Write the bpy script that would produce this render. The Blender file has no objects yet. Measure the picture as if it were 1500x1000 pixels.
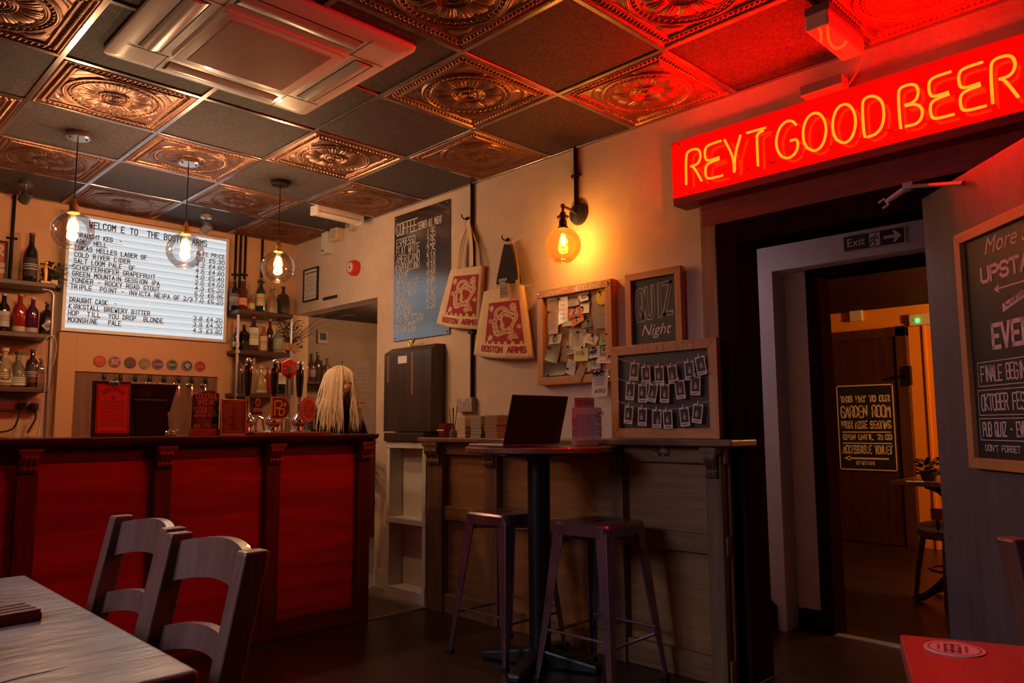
import bpy, bmesh, math, random
from mathutils import Vector, Matrix
random.seed(7)
PI = math.pi
SC = bpy.context.scene
COL = SC.collection
# ---------------------------------------------------------------- camera, world, exposure
H = 1.13                                   # eye height
ZC = H + 1.5713                            # ceiling
XR, YB = 2.41, 2.41                        # right wall and back wall planes
CP = Vector((-0.80104, -3.53972, H))
YAW, PITCH, ROLL, FPX = 0.774625, 0.109782, -0.005393, 1120.03
_f = Vector((math.sin(YAW)*math.cos(PITCH), math.cos(YAW)*math.cos(PITCH), math.sin(PITCH)))
_r = Vector((math.cos(YAW), -math.sin(YAW), 0)); _u = _r.cross(_f)
CR = math.cos(ROLL)*_r + math.sin(ROLL)*_u; CU = -math.sin(ROLL)*_r + math.cos(ROLL)*_u; CF = _f
cam = bpy.data.cameras.new('camera'); cam.sensor_width = 36; cam.lens = FPX/1500*36; cam.clip_start = .05
co = bpy.data.objects.new('camera', cam); COL.objects.link(co)
co.matrix_world = Matrix(((CR.x, CU.x, -CF.x, CP.x), (CR.y, CU.y, -CF.y, CP.y), (CR.z, CU.z, -CF.z, CP.z), (0, 0, 0, 1)))
SC.camera = co
SC.view_settings.view_transform = 'Standard'; SC.view_settings.look = 'None'
SC.view_settings.exposure = 0.0; SC.view_settings.gamma = 1; SC.view_settings.use_curve_mapping = False
SC.cycles.max_bounces = 8; SC.cycles.transparent_max_bounces = 16; SC.cycles.sample_clamp_indirect = 4
SC.cycles.use_denoising = True
w = bpy.data.worlds.new('world'); SC.world = w; w.use_nodes = True
w.node_tree.nodes['Background'].inputs[0].default_value = (.62, .62, .8, 1)
w.node_tree.nodes['Background'].inputs[1].default_value = WORLD = .018

def lamp(kind, name, loc, energy, color, size=.05, rot=None, parent=None, **kw):
    d = bpy.data.lights.new(name, kind); d.energy = energy; d.color = color
    if kind == 'AREA':
        d.shape = 'RECTANGLE'; d.size = size[0]; d.size_y = size[1]
    else: d.shadow_soft_size = size
    for k, v in kw.items(): setattr(d, k, v)
    o = bpy.data.objects.new(name, d); COL.objects.link(o); o.location = loc
    if rot: o.rotation_euler = rot
    if parent: o.parent = parent
    return o
def look_rot(a, b):
    return (Vector(b)-Vector(a)).to_track_quat('-Z', 'Y').to_euler()
# daylight from the street windows behind the camera
a = (-2.45, -1.15, 2.1)
lamp('AREA', 'window_daylight', a, 11, (.66, .74, 1.0), (1.3, .9), look_rot(a, (-.35, -1.75, .72)), spread=1.15)
# added warm fill light out of view, lifts the ambient on the walls
lamp('POINT', 'warm_fill', (-1.3, -1.2, 2.25), 4, (1, .62, .34), .10)

# ---------------------------------------------------------------- where a picture ray meets a real plane
def ray(px, py): return CF + (px-750)/FPX*CR - (py-500)/FPX*CU
def on(ax, c, px, py):
    d = ray(px, py); i = 'xyz'.index(ax); return CP + d*((c-CP[i])/d[i])
def W(px, py, d=0): return on('x', XR-d, px, py)
def B(px, py, d=0): return on('y', YB-d, px, py)

# ---------------------------------------------------------------- mesh builder
class MB:
    def __init__(s): s.v = []; s.f = []; s.m = []; s.cur = 0
    def add(s, vs, fs, M=None):
        n = len(s.v)
        s.v += [tuple(M @ Vector(p)) if M else tuple(p) for p in vs]
        s.f += [tuple(i+n for i in f) for f in fs]; s.m += [s.cur]*len(fs); return s
    def box(s, x0, x1, y0, y1, z0, z1, M=None):
        v = [(x, y, z) for z in (z0, z1) for y in (y0, y1) for x in (x0, x1)]
        return s.add(v, [(0,2,3,1),(4,5,7,6),(0,1,5,4),(2,6,7,3),(0,4,6,2),(1,3,7,5)], M)
    def cb(s, c, d, M=None):
        return s.box(c[0]-d[0]/2, c[0]+d[0]/2, c[1]-d[1]/2, c[1]+d[1]/2, c[2]-d[2]/2, c[2]+d[2]/2, M)
    def prism(s, poly, y0, y1, M=None):          # polygon in x,z swept along y
        n = len(poly); v = [(p[0], y0, p[1]) for p in poly]+[(p[0], y1, p[1]) for p in poly]
        f = [tuple(range(n)), tuple(range(2*n-1, n-1, -1))]
        f += [(i, i+n, (i+1) % n+n, (i+1) % n) for i in range(n)]
        return s.add(v, f, M)
    def lathe(s, prof, n=20, M=None, cap=True):   # profile of (r, z)
        v = []; f = []
        for r, z in prof:
            for k in range(n): v.append((r*math.cos(2*PI*k/n), r*math.sin(2*PI*k/n), z))
        for j in range(len(prof)-1):
            for k in range(n):
                k2 = (k+1) % n; f.append((j*n+k, j*n+k2, (j+1)*n+k2, (j+1)*n+k))
        if cap:
            f.append(tuple(range(n-1, -1, -1))); f.append(tuple((len(prof)-1)*n+k for k in range(n)))
        return s.add(v, f, M)
    def tube(s, pts, r, n=8, closed=False, cap=True):
        P = [Vector(p) for p in pts]; L = len(P); R = r if isinstance(r, (list, tuple)) else [r]*L
        v = []; f = []; up = None
        for i in range(L):
            a = P[(i-1) % L] if closed or i > 0 else P[i]; b = P[(i+1) % L] if closed or i < L-1 else P[i]
            t = (b-a); t = t.normalized() if t.length > 1e-9 else Vector((0, 0, 1))
            if up is None: up = Vector((0, 0, 1)) if abs(t.z) < .9 else Vector((1, 0, 0))
            x = up.cross(t)
            if x.length < 1e-6: x = Vector((1, 0, 0)).cross(t)
            x.normalize(); y = t.cross(x); up = y
            for k in range(n):
                q = 2*PI*k/n; v.append(P[i]+R[i]*(math.cos(q)*x+math.sin(q)*y))
        for i in range(L if closed else L-1):
            for k in range(n):
                k2 = (k+1) % n; i2 = (i+1) % L; f.append((i*n+k, i*n+k2, i2*n+k2, i2*n+k))
        if cap and not closed:
            f.append(tuple(range(n-1, -1, -1))); f.append(tuple((L-1)*n+k for k in range(n)))
        return s.add(v, f)
    def cyl(s, a, b, r, n=12): return s.tube([a, b], r, n)
    def ball(s, c, r, n=16, m=10, sc=(1, 1, 1)):
        M = Matrix.Translation(c) @ Matrix.Diagonal((sc[0], sc[1], sc[2], 1))
        return s.lathe([(max(r*math.sin(PI*i/m), 1e-4), -r*math.cos(PI*i/m)) for i in range(m+1)], n, M, cap=False)
    def strokes(s, lines, w, y=-.001, M=None):   # flat painted strokes with mitred corners in the x,z plane at depth y
        runs = []
        for L in lines:
            P = [Vector(L[0])]
            for q in L[1:]:
                q = Vector(q)
                if (q-P[-1]).length < 1e-6: continue
                if len(P) > 1 and (P[-1]-P[-2]).normalized().dot((q-P[-1]).normalized()) < .35: runs.append(P); P = [P[-1]]
                P.append(q)
            runs.append(P)
        for P in runs:
            if len(P) < 2: continue
            cl = len(P) > 3 and (P[0]-P[-1]).length < 1e-6
            if cl: P.pop()
            n = len(P); D = [(P[(i+1) % n]-P[i]).normalized() for i in range(n)]; v = []
            for i in range(n):
                d0 = D[i-1] if (i > 0 or cl) else D[i]; d1 = D[i] if (i < n-1 or cl) else D[i-1]
                n0 = Vector((-d0.y, d0.x)); n1 = Vector((-d1.y, d1.x)); mt = n0+n1
                mt = n1 if mt.length < .2 else mt.normalized(); k = min(1.6, 1/max(.3, mt.dot(n1)))
                p = P[i]
                if not cl and i == 0: p = p-d1*w/2
                if not cl and i == n-1: p = p+d0*w/2
                o = mt*k*w/2; v += [(p.x+o.x, y, p.y+o.y), (p.x-o.x, y, p.y-o.y)]
            f = [(2*i, 2*i+1, (2*i+3) % (2*n), (2*i+2) % (2*n)) for i in range(n if cl else n-1)]
            s.add(v, f, M)
        return s
    def build(s, name, mats, parent=None, bevel=0, smooth=False, seg=2, loc=None, rz=0, weld=False, sub=0):
        me = bpy.data.meshes.new(name); me.from_pydata(s.v, [], s.f); 
        if not isinstance(mats, (list, tuple)): mats = [mats]
        for m in mats: me.materials.append(m)
        if len(mats) > 1: me.polygons.foreach_set('material_index', s.m)
        bm = bmesh.new(); bm.from_mesh(me)
        if weld: bmesh.ops.remove_doubles(bm, verts=bm.verts, dist=1e-5)
        bmesh.ops.recalc_face_normals(bm, faces=bm.faces)
        bm.to_mesh(me); bm.free()
        if smooth:
            me.polygons.foreach_set('use_smooth', [True]*len(me.polygons))
            if smooth != 'all': me.set_sharp_from_angle(angle=math.radians(smooth if smooth is not True else 40))
        o = bpy.data.objects.new(name, me); COL.objects.link(o)
        if parent: o.parent = parent
        if loc is not None: o.location = loc
        if rz: o.rotation_euler = (0, 0, rz)
        if bevel:
            b = o.modifiers.new('bevel', 'BEVEL'); b.width = bevel; b.segments = seg; b.limit_method = 'ANGLE'; b.angle_limit = math.radians(50); b.harden_normals = False
        if sub:
            b = o.modifiers.new('sub', 'SUBSURF'); b.levels = b.render_levels = sub
        return o
def thing(name, label, cat, loc=(0, 0, 0), rz=0, group=None):
    o = bpy.data.objects.new(name, None); COL.objects.link(o); o.empty_display_size = .05
    o.location = loc; o.rotation_euler = (0, 0, rz)
    return tag(o, label, cat, group)
def tag(o, label=None, cat=None, group=None, kind=None):
    if label: o['label'] = label
    if cat: o['category'] = cat
    if group: o['group'] = group
    if kind: o['kind'] = kind
    return o
def struct(o): o['kind'] = 'structure'; return o
def dup(r0, loc, rz=0, label=None):
    r = r0.copy(); COL.objects.link(r); r.location = loc; r.rotation_euler = (0, 0, rz)
    if label: r['label'] = label
    for ch in list(r0.children):
        c = ch.copy(); COL.objects.link(c); c.parent = r
        for g in ch.children:
            d = g.copy(); COL.objects.link(d); d.parent = c
    return r
RW = -PI/2                                   # things on the right wall: local x runs along -y, local -y faces the room
RX = Matrix.Rotation(PI/2, 4, 'X')           # lathe axis z -> local -y
def T3(x, y, z): return Matrix.Translation((x, y, z))
def chaikin(L, n=2):
    for _ in range(n):
        o = [L[0]]
        for a, b in zip(L[:-1], L[1:]):
            o += [tuple(.75*p+.25*q for p, q in zip(a, b)), tuple(.25*p+.75*q for p, q in zip(a, b))]
        L = o+[L[-1]]
    return L
# ---------------------------------------------------------------- one-line lettering
GL = {'A':'002640|1232','B':'00063645443303|3342413000','C':'4536160501103041','D':'00062644422000','E':'46060040|0333','F':'460600|0333',
'G':'45361605011030414323','H':'0006|4046|0343','I':'2026','J':'4641301001','K':'0006|460340','L':'060040','M':'0006234640','N':'00064046',
'O':'103041453616050110','P':'00063645443303','Q':'103041453616050110|2240','R':'00063645443303|2340','S':'453616050413334241301001','T':'0646|2620',
'U':'060110304146','V':'062046','W':'0610233046','X':'0046|0640','Y':'062346|2320','Z':'06460040','0':'103041453616050110','1':'152620|1030',
'2':'05163645440040','3':'05163645443323|334241301001','4':'30360242','5':'460603334241301001','6':'4536160501103041423303','7':'064610',
'8':'133344453616050413|1302011030414233','9':'011030414536160504133343','.':'2021','-':'1333','/':'0046','£':'45362615110040|0333',':':'2122|2425',
'!':'2622|2021',"'":'2625',',':'2110','%':'0046|0516|3041','&':'4015163502011041','#':'2003051625364543 20'.replace(' ',''),'~':'13243342'}
def txt(s, h, wr=.6, tr=.25, x=0, z=0, jit=0):
    out = []; w = h*wr; rnd = random.Random(len(s)*7+int(h*1e4))
    for ch in s.upper():
        dz = rnd.uniform(-jit, jit)*h
        for pl in GL.get(ch, '').split('|') if ch != ' ' else []:
            out.append([(x+int(pl[i])/4*w, z+dz+int(pl[i+1])/6*h) for i in range(0, len(pl), 2)])
        x += w*(.45 if ch in '.!\':,' else 1)*(1 if ch != 'I' else .7)+tr*w
    return out
def txtw(s, h, wr=.6, tr=.25):
    return sum(h*wr*(.45 if c in '.!\':,' else 1)*(1 if c != 'I' else .7)+tr*h*wr for c in s.upper())-tr*h*wr
def fit(s, h, x0, x1, z, jit=0, tr=.25):
    wr = .6*(x1-x0)/txtw(s, h, .6, tr); return txt(s, h, wr, tr, x0, z, jit)
def shear(lines, k, z0=0): return [[(x+k*(z-z0), z) for x, z in L] for L in lines]
def font(s, size, x=0, z=0, y=-.001, sh=0, align='LEFT', mb=None, M=None, ext=0):   # text from the built-in face, as mesh
    cu = bpy.data.curves.new('t', 'FONT'); cu.body = s; cu.size = size; cu.shear = sh; cu.align_x = align; cu.resolution_u = 3
    o = bpy.data.objects.new('t', cu); COL.objects.link(o)
    bpy.context.view_layer.update()
    me = bpy.data.meshes.new_from_object(o.evaluated_get(bpy.context.evaluated_depsgraph_get()))
    vs = [(v.co.x+x, y, v.co.y+z) for v in me.vertices]; fs = [tuple(p.vertices) for p in me.polygons]
    bpy.data.objects.remove(o); bpy.data.curves.remove(cu); bpy.data.meshes.remove(me)
    (mb or MB()).add(vs, fs, M)
    return mb
# ---------------------------------------------------------------- materials
def mat(name, c, rough=.5, metal=0, var=0, vs=12, bump=0, bs=60, spec=.5, c2=None, stretch=None, coat=0):
    m = bpy.data.materials.new(name); m.use_nodes = True; nt = m.node_tree; N = nt.nodes; b = N['Principled BSDF']
    b.inputs['Roughness'].default_value = rough; b.inputs['Metallic'].default_value = metal
    b.inputs['Specular IOR Level'].default_value = spec; b.inputs['Coat Weight'].default_value = coat
    c = (*c, 1); b.inputs['Base Color'].default_value = c
    if var or bump or c2:
        tc = N.new('ShaderNodeTexCoord'); mp = N.new('ShaderNodeMapping'); nt.links.new(tc.outputs['Object'], mp.inputs[0])
        if stretch: mp.inputs['Scale'].default_value = stretch
    if var or c2:
        no = N.new('ShaderNodeTexNoise'); no.inputs['Scale'].default_value = vs; no.inputs['Detail'].default_value = 6; no.inputs['Roughness'].default_value = .65
        nt.links.new(mp.outputs[0], no.inputs['Vector'])
        r = N.new('ShaderNodeValToRGB'); r.color_ramp.elements[0].position = .32; r.color_ramp.elements[1].position = .68
        d = (*c2, 1) if c2 else tuple(x*(1-var) for x in c[:3])+(1,)
        e = c if c2 else tuple(min(1, x*(1+var*.6)) for x in c[:3])+(1,)
        r.color_ramp.elements[0].color = d; r.color_ramp.elements[1].color = e
        nt.links.new(no.outputs['Fac'], r.inputs[0]); nt.links.new(r.outputs[0], b.inputs['Base Color'])
    if bump:
        n2 = N.new('ShaderNodeTexNoise'); n2.inputs['Scale'].default_value = bs; n2.inputs['Detail'].default_value = 3
        nt.links.new(mp.outputs[0], n2.inputs['Vector'])
        bp = N.new('ShaderNodeBump'); bp.inputs['Strength'].default_value = bump; bp.inputs['Distance'].default_value = .01
        nt.links.new(n2.outputs['Fac'], bp.inputs['Height']); nt.links.new(bp.outputs[0], b.inputs['Normal'])
    return m
def wood(name, c, c2, axis='z', rough=.4, sc=9, coat=0, bump=.12, spec=.5):
    st = {'z': (3, 3, .22), 'x': (.22, 3, 3), 'y': (3, .22, 3)}[axis]
    return mat(name, c, rough, c2=c2, vs=sc, stretch=st, bump=bump, bs=40, coat=coat, spec=spec)
def glow(name, c, strength):
    m = bpy.data.materials.new(name); m.use_nodes = True; nt = m.node_tree
    nt.nodes.remove(nt.nodes['Principled BSDF']); e = nt.nodes.new('ShaderNodeEmission'); e.inputs[0].default_value = (*c, 1); e.inputs[1].default_value = strength
    nt.links.new(e.outputs[0], nt.nodes['Material Output'].inputs[0]); return m
def thin_glass(name, tint=(1, 1, 1), fres=1.45, gloss=(1, 1, 1), rough=.02, k=.45, glowk=0):      # blown thin glass: clear through, brighter at the rim
    m = bpy.data.materials.new(name); m.use_nodes = True; nt = m.node_tree; N = nt.nodes; N.remove(N['Principled BSDF'])
    t = N.new('ShaderNodeBsdfTransparent'); t.inputs[0].default_value = (*tint, 1)
    g = N.new('ShaderNodeBsdfGlossy'); g.inputs[0].default_value = (*gloss, 1); g.inputs['Roughness'].default_value = rough
    f = N.new('ShaderNodeFresnel'); f.inputs[0].default_value = fres; x = N.new('ShaderNodeMixShader')
    q = N.new('ShaderNodeMath'); q.operation = 'MULTIPLY'; q.inputs[1].default_value = k; nt.links.new(f.outputs[0], q.inputs[0])
    src = t
    if glowk:
        d = N.new('ShaderNodeBsdfTranslucent'); d.inputs[0].default_value = (*tint, 1); y = N.new('ShaderNodeMixShader'); y.inputs[0].default_value = glowk
        nt.links.new(t.outputs[0], y.inputs[1]); nt.links.new(d.outputs[0], y.inputs[2]); src = y
    nt.links.new(q.outputs[0], x.inputs[0]); nt.links.new(src.outputs[0], x.inputs[1]); nt.links.new(g.outputs[0], x.inputs[2])
    nt.links.new(x.outputs[0], N['Material Output'].inputs[0]); return m
M_ = {}
def C(name, c, rough=.5, metal=0, **k):
    if name not in M_: M_[name] = mat(name, c, rough, metal, **k)
    return M_[name]
wall_m = mat('cream_plaster', (.63, .485, .40), .75, var=.1, vs=5, bump=.15, bs=90)
tan_m = mat('tan_board', (.56, .30, .15), .6, var=.05, vs=4)
white_m = mat('white_paint', (.62, .57, .53), .55, var=.08, vs=8)
black_m = mat('black_plastic', (.012, .011, .012), .4)
blackmetal_m = mat('black_metal', (.014, .012, .012), .38, .6)
chrome_m = mat('chrome', (.8, .78, .76), .12, 1)
brass_m = mat('brass', (.55, .36, .14), .3, 1)
steel_m = mat('steel_pipe', (.33, .29, .3), .35, .9)
darkwood_m = wood('dark_stained_wood', (.05, .018, .012), (.022, .008, .006))
redpanel_m = wood('red_mahogany_panel', (.52, .014, .012), (.20, .007, .006), 'x', .5, 4)
redpil_m = wood('red_mahogany_post', (.13, .016, .012), (.06, .009, .007), 'z', .45, 9)
bartop_m = wood('bar_top_wood', (.09, .02, .014), (.04, .01, .008), 'x', .25, 9, coat=.4)
dado_m = wood('brown_panel_wood', (.30, .13, .040), (.17, .07, .024), 'x', .5, 6)
dadopost_m = wood('brown_post_wood', (.20, .095, .045), (.08, .038, .02), 'z', .45, 9)
ledge_m = wood('ledge_wood', (.16, .075, .04), (.07, .03, .018), 'x', .4, 9)
pine_m = wood('pine_frame', (.58, .25, .085), (.40, .15, .05), 'z', .45, 8)
pineh_m = wood('pine_frame_rail', (.58, .25, .085), (.40, .15, .05), 'x', .45, 8)
chalk_black = mat('chalkboard_black', (.022, .018, .02), .42, var=.25, vs=5)
chalk_m = mat('chalk', (.66, .6, .6), .9)
paper_m = mat('paper_white', (.62, .58, .54), .8)
# ================================================================ THE ROOM
def floor_mat():
    m = wood('dark_floorboards', (.050, .020, .014), (.026, .010, .008), 'y', .33, 14, bump=.1)
    nt = m.node_tree; N = nt.nodes; b = N['Principled BSDF']
    tc = N.new('ShaderNodeTexCoord'); mp = N.new('ShaderNodeMapping'); mp.inputs['Rotation'].default_value = (0, 0, PI/2)
    br = N.new('ShaderNodeTexBrick'); br.inputs['Scale'].default_value = 1; br.inputs['Brick Width'].default_value = 1.2; br.inputs['Row Height'].default_value = .14
    br.inputs['Mortar Size'].default_value = .003; br.inputs['Color1'].default_value = (1, 1, 1, 1); br.inputs['Color2'].default_value = (.6, .6, .6, 1); br.inputs['Mortar'].default_value = (.15, .15, .15, 1)
    nt.links.new(tc.outputs['Object'], mp.inputs[0]); nt.links.new(mp.outputs[0], br.inputs[0])
    mx = N.new('ShaderNodeMix'); mx.data_type = 'RGBA'; mx.blend_type = 'MULTIPLY'; mx.inputs[0].default_value = 1
    l = b.inputs['Base Color'].links[0]; nt.links.new(l.from_socket, mx.inputs[6]); nt.links.new(br.outputs[0], mx.inputs[7]); nt.links.new(mx.outputs[2], b.inputs['Base Color'])
    return m
floor_m = floor_mat()
lino_m = mat('grey_green_lino', (.17, .16, .13), .6, var=.2, vs=20)
X0, Y0 = -2.6, -5.2
struct(MB().box(X0, 7.1, Y0, 3.4, -.1, 0).build('floor', floor_m))
struct(MB().box(1.80, 4.3, .72-.34, 3.3, -.002, .004).build('floor', lino_m))
struct(MB().box(1.80, 2.30, .368, .386, -.002, .008).build('trim_1', C('threshold_metal', (.4, .33, .25), .4, .5), bevel=.002))
# right wall: three solid stretches, the serving hatch lintel and the doorway lintel, one mesh
HY0, HZ, DY0, DY1, DZ = 1.165, 2.085, -1.79, -2.64, 1.985
TW = .135
m = MB()
m.box(XR, XR+TW, DY0, HY0, 0, ZC); m.box(XR, XR+TW, HY0, YB+.001, HZ, ZC)
m.box(XR, XR+TW, DY1, DY0, DZ, ZC); m.box(XR, XR+TW, Y0, DY1, 0, ZC)
struct(m.build('wall_right', wall_m))
struct(MB().box(X0, XR+TW, YB, YB+.14, 0, ZC).build('wall_back', mat('warm_plaster', (.68, .40, .22), .75, var=.08, vs=5)))
struct(MB().box(X0-.12, X0, Y0, YB, 0, ZC).build('wall_left', wall_m))
struct(MB().box(XR-.012, XR, .957, HY0-.002, 0, .13).build('baseboard_right', white_m, bevel=.004))
# ---- ceiling: slab of plain lay-in boards with the metal grid
tile_m = mat('black_ceiling_board', (.078, .062, .066), .55, var=.75, vs=95, bump=.5, bs=300, spec=.22)
grid_m = mat('bronze_grid', (.38, .32, .31), .22, .9)
struct(MB().box(X0, XR+.002, Y0, YB+.002, ZC, ZC+.06).build('ceiling', tile_m))
m = MB(); gw = .024
for i in range(-4, 4): m.box(.6*i-gw/2, .6*i+gw/2, Y0, YB, ZC-.007, ZC+.001)
for j in range(-8, 4): m.box(X0, XR, .6*j-gw/2, .6*j+gw/2, ZC-.0065, ZC+.001)
m.box(XR-.022, XR, Y0, YB, ZC-.009, ZC+.001); m.box(X0, XR, YB-.02, YB, ZC-.009, ZC+.001)
struct(m.build('trim_2', grid_m, bevel=.002))
# ---- embossed bronze tiles
def relief(u, v):
    mx = max(abs(u), abs(v)); mn = min(abs(u), abs(v)); r = math.hypot(u, v); t = math.atan2(v, u)
    def ridge(x, c, wd): d = abs(x-c)/wd; return max(0, 1-d*d) if d < 1 else 0
    h = 0
    if mx > .76:
        s = (u if abs(v) > abs(u) else v)
        h = max(ridge(mx, .975, .03)*.9, ridge(mx, .80, .03)*.9, ridge(mx, .885, .045)*abs(math.cos(s*PI*13)))
    elif r > .74:
        h = max(ridge(r, .75, .03), .55*max(0, math.sin(u*15+2*math.sin(v*9)))*max(0, math.sin(v*15+2*math.sin(u*9))) + .35*ridge(r, .93, .05))
    elif r > .60:
        h = max(ridge(r, .72, .03), ridge(r, .615, .025)*.9, ridge(r, .667, .03)*abs(math.cos(t*22)))
    elif r > .27:
        p = abs(math.cos(t*6)); k = ridge(r, .43, .17)
        h = max(.95*k*(p**.5)*(.62+.38*abs(math.sin(t*24))), .55*ridge(r, .56, .045)*abs(math.sin(t*6))**2, .7*ridge(r, .585, .018))
    else:
        h = max(ridge(r, .262, .018), ridge(r, .225, .016)*.8, ridge(r, .175, .03)*abs(math.cos(t*14))*.9, ridge(r, .125, .016), .8*ridge(r, .075, .02), ridge(r, .0, .04))
    return h
def tile_mesh(n=190):
    m = MB(); hs = .286
    for j in range(n+1):
        for i in range(n+1):
            u, v = 2*i/n-1, 2*j/n-1
            m.v.append((u*hs, v*hs, -.001-.0095*relief(u, v)))
    for j in range(n):
        for i in range(n):
            a = j*(n+1)+i; m.f.append((a, a+n+1, a+n+2, a+1)); m.m.append(0)
    return m
bronze_m = mat('embossed_bronze', (.30, .145, .095), .36, .85, var=.3, vs=14)
TL = {(-1,-1): 'embossed bronze ceiling tile in the top left corner of the photo', (0,0): 'embossed bronze ceiling tile beside the corner of the air conditioner nearest the bar pendants',
(-1,1): 'embossed bronze ceiling tile cut by the left photo edge above the bottles', (0,2): 'embossed bronze ceiling tile just behind the leftmost pendant rose', (1,1): 'embossed bronze ceiling tile that carries the middle pendant rose',
(1,3): 'embossed bronze ceiling tile right above the lit beer menu', (2,2): 'embossed bronze ceiling tile between the middle and right pendants', (2,0): 'embossed bronze ceiling tile glowing orange in front of the white batten light',
(3,1): 'embossed bronze ceiling tile directly above the white batten light', (3,-1): 'embossed bronze ceiling tile against the wall above the calico bags', (2,-2): 'embossed bronze ceiling tile with one red edge right of the air conditioner',
(3,-3): 'embossed bronze ceiling tile against the wall left of the neon sign', (1,-3): 'dark embossed bronze ceiling tile cut by the photo top beyond the air conditioner', (2,-4): 'red-lit embossed bronze ceiling tile cut by the photo top between neon and bags',
(3,-5): 'red-lit embossed bronze ceiling tile beside the junction box above the neon', (-1,3): 'embossed bronze ceiling tile in the corner over the left bottle shelf', (3,3): 'embossed bronze ceiling tile in the far corner above the fire alarm'}
proto = None
for (i, j), lab in TL.items():
    c = (.6*i+.3, .6*j+.3, ZC)
    if proto is None: proto = o = tile_mesh().build('embossed_ceiling_tile', bronze_m, smooth='all')
    else: o = proto.copy(); COL.objects.link(o)
    o.location = c; tag(o, lab, 'ceiling tile', 'embossed bronze ceiling tiles')
# ---- doorway: dark lining, posts, lintel board
jamb_m = wood('dark_door_lining', (.026, .007, .008), (.014, .004, .005), rough=.65, spec=0)
m = MB(); m.box(XR-.02, XR+TW+.015, DY0-.001, DY0+.02, 0, DZ); m.box(XR-.02, XR+TW+.015, DY1, DY1+.02, 0, DZ); m.box(XR-.02, XR+TW+.015, DY1, DY0, DZ-.02, DZ+.001)
m.box(XR-.034, XR, DY0+.023, DY0+.114, 0, DZ-.0205); m.box(XR-.045, XR, DY0-.004, DY0+.022, 0, DZ-.02); m.box(XR-.035, XR, DY1-.1, DY0+.115, DZ-.02, DZ+.09); m.box(XR-.034, XR, DY1-.10, DY1-.001, 0, DZ-.0205)
struct(m.build('trim_3', jamb_m, bevel=.004))
lint_m = wood('red_brown_lintel', (.40, .022, .016), (.20, .012, .01), 'y', .5)
struct(MB().box(XR-.03, XR, Y0+1.2, -1.60, DZ+.09, 2.195).build('trim_4', lint_m, bevel=.004))
post = wood('knotty_pine_post', (.36, .15, .07), (.17, .06, .03), 'z', .5, 6)
struct(MB().box(XR-.028, XR, -1.675, -1.59, 0, 2.185).build('trim_5', post, bevel=.004))
struct(MB().box(XR-.115, XR, -4.1, -1.50, 2.185, 2.225).build('trim_6', lint_m, bevel=.005))      # shelf board under the neon
# ---- lobby beyond the doorway
LX = 3.30; lob_m = mat('lobby_paint', (.50, .46, .50), .7, var=.08, vs=4)
m = MB(); m.box(LX, LX+.15, -1.49, -.4, 0, 2.7); m.box(LX, LX+.15, -3.2, -1.49, 2.005, 2.7)
m.box(LX+.15, LX+.25, -1.70, -.4, 0, 2.7); m.box(LX+.15, LX+.25, -2.62, -1.70, 1.96, 2.7); m.box(LX+.15, LX+.25, -3.2, -2.62, 0, 2.7)
struct(m.build('wall_lobby', lob_m))
m = MB(); m.box(XR+TW, LX+.2, -3.25, -3.15, 0, 2.7); m.box(XR+TW, LX+.2, -.45, -.4, 0, 2.7); m.box(XR+TW, LX+.2, -3.2, -.4, 2.6, 2.7)
struct(m.build('wall_passage', lob_m))
struct(MB().box(LX+.138, LX+.15, -1.63, -1.49, 0, .11).build('baseboard_lobby', jamb_m, bevel=.004))
m = MB(); m.box(LX+.115, LX+.27, -1.705, -1.63, 0, 2.035); m.box(LX+.115, LX+.27, -2.70, -2.62, 0, 2.035); m.box(LX+.115, LX+.27, -2.70, -1.63, 1.96, 2.035)
struct(m.build('trim_7', jamb_m, bevel=.005))
struct(MB().box(LX+.10, LX+.16, -2.62, -1.705, -.001, .007).build('trim_8', C('threshold_metal', (.4, .33, .25), .4, .5), bevel=.002))
# staircase string climbing away behind the jamb
m = MB()
for y0, y1, a, b in ((-1.455, -.62, 0, .62),):
    m.prism([(y0, .0), (y0, .14), (y1, .80), (y1, .0)], 0, .03, Matrix(((0, 1, 0, LX-.06), (1, 0, 0, 0), (0, 0, 1, 0), (0, 0, 0, 1))))
struct(m.build('trim_9', jamb_m, bevel=.004))
st = MB()
for k in range(3): st.box(LX-.7, LX-.062, -1.36+.25*k, -1.36+.25*k+.3, 0, .17*(k+1))
struct(st.build('floor_stairs', C('dark_stair', (.03, .02, .02), .7), bevel=.006))
# ---- orange room at the end
orange_m = mat('orange_paint', (.78, .27, .012), .7, var=.05, vs=4)
FX = 6.9; FZ = 2.24
m = MB(); m.box(FX, FX+.1, -4, 2, 0, FZ); m.box(LX+.25, FX, 1.9, 2, 0, FZ); m.box(LX+.25, FX, -4, -3.9, 0, FZ); m.box(FX-.02, FX, -1.18, -1.16, 0, 2.06); m.box(FX-.02, FX, -1.18, -.3, 2.05, 2.07)
struct(m.build('wall_far', orange_m))
struct(MB().box(LX+.25, FX+.1, -4, 2, FZ, FZ+.08).build('ceiling_far', mat('dark_red_ceiling', (.032, .009, .008), .7, var=.5, vs=6, spec=.1)))
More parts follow.
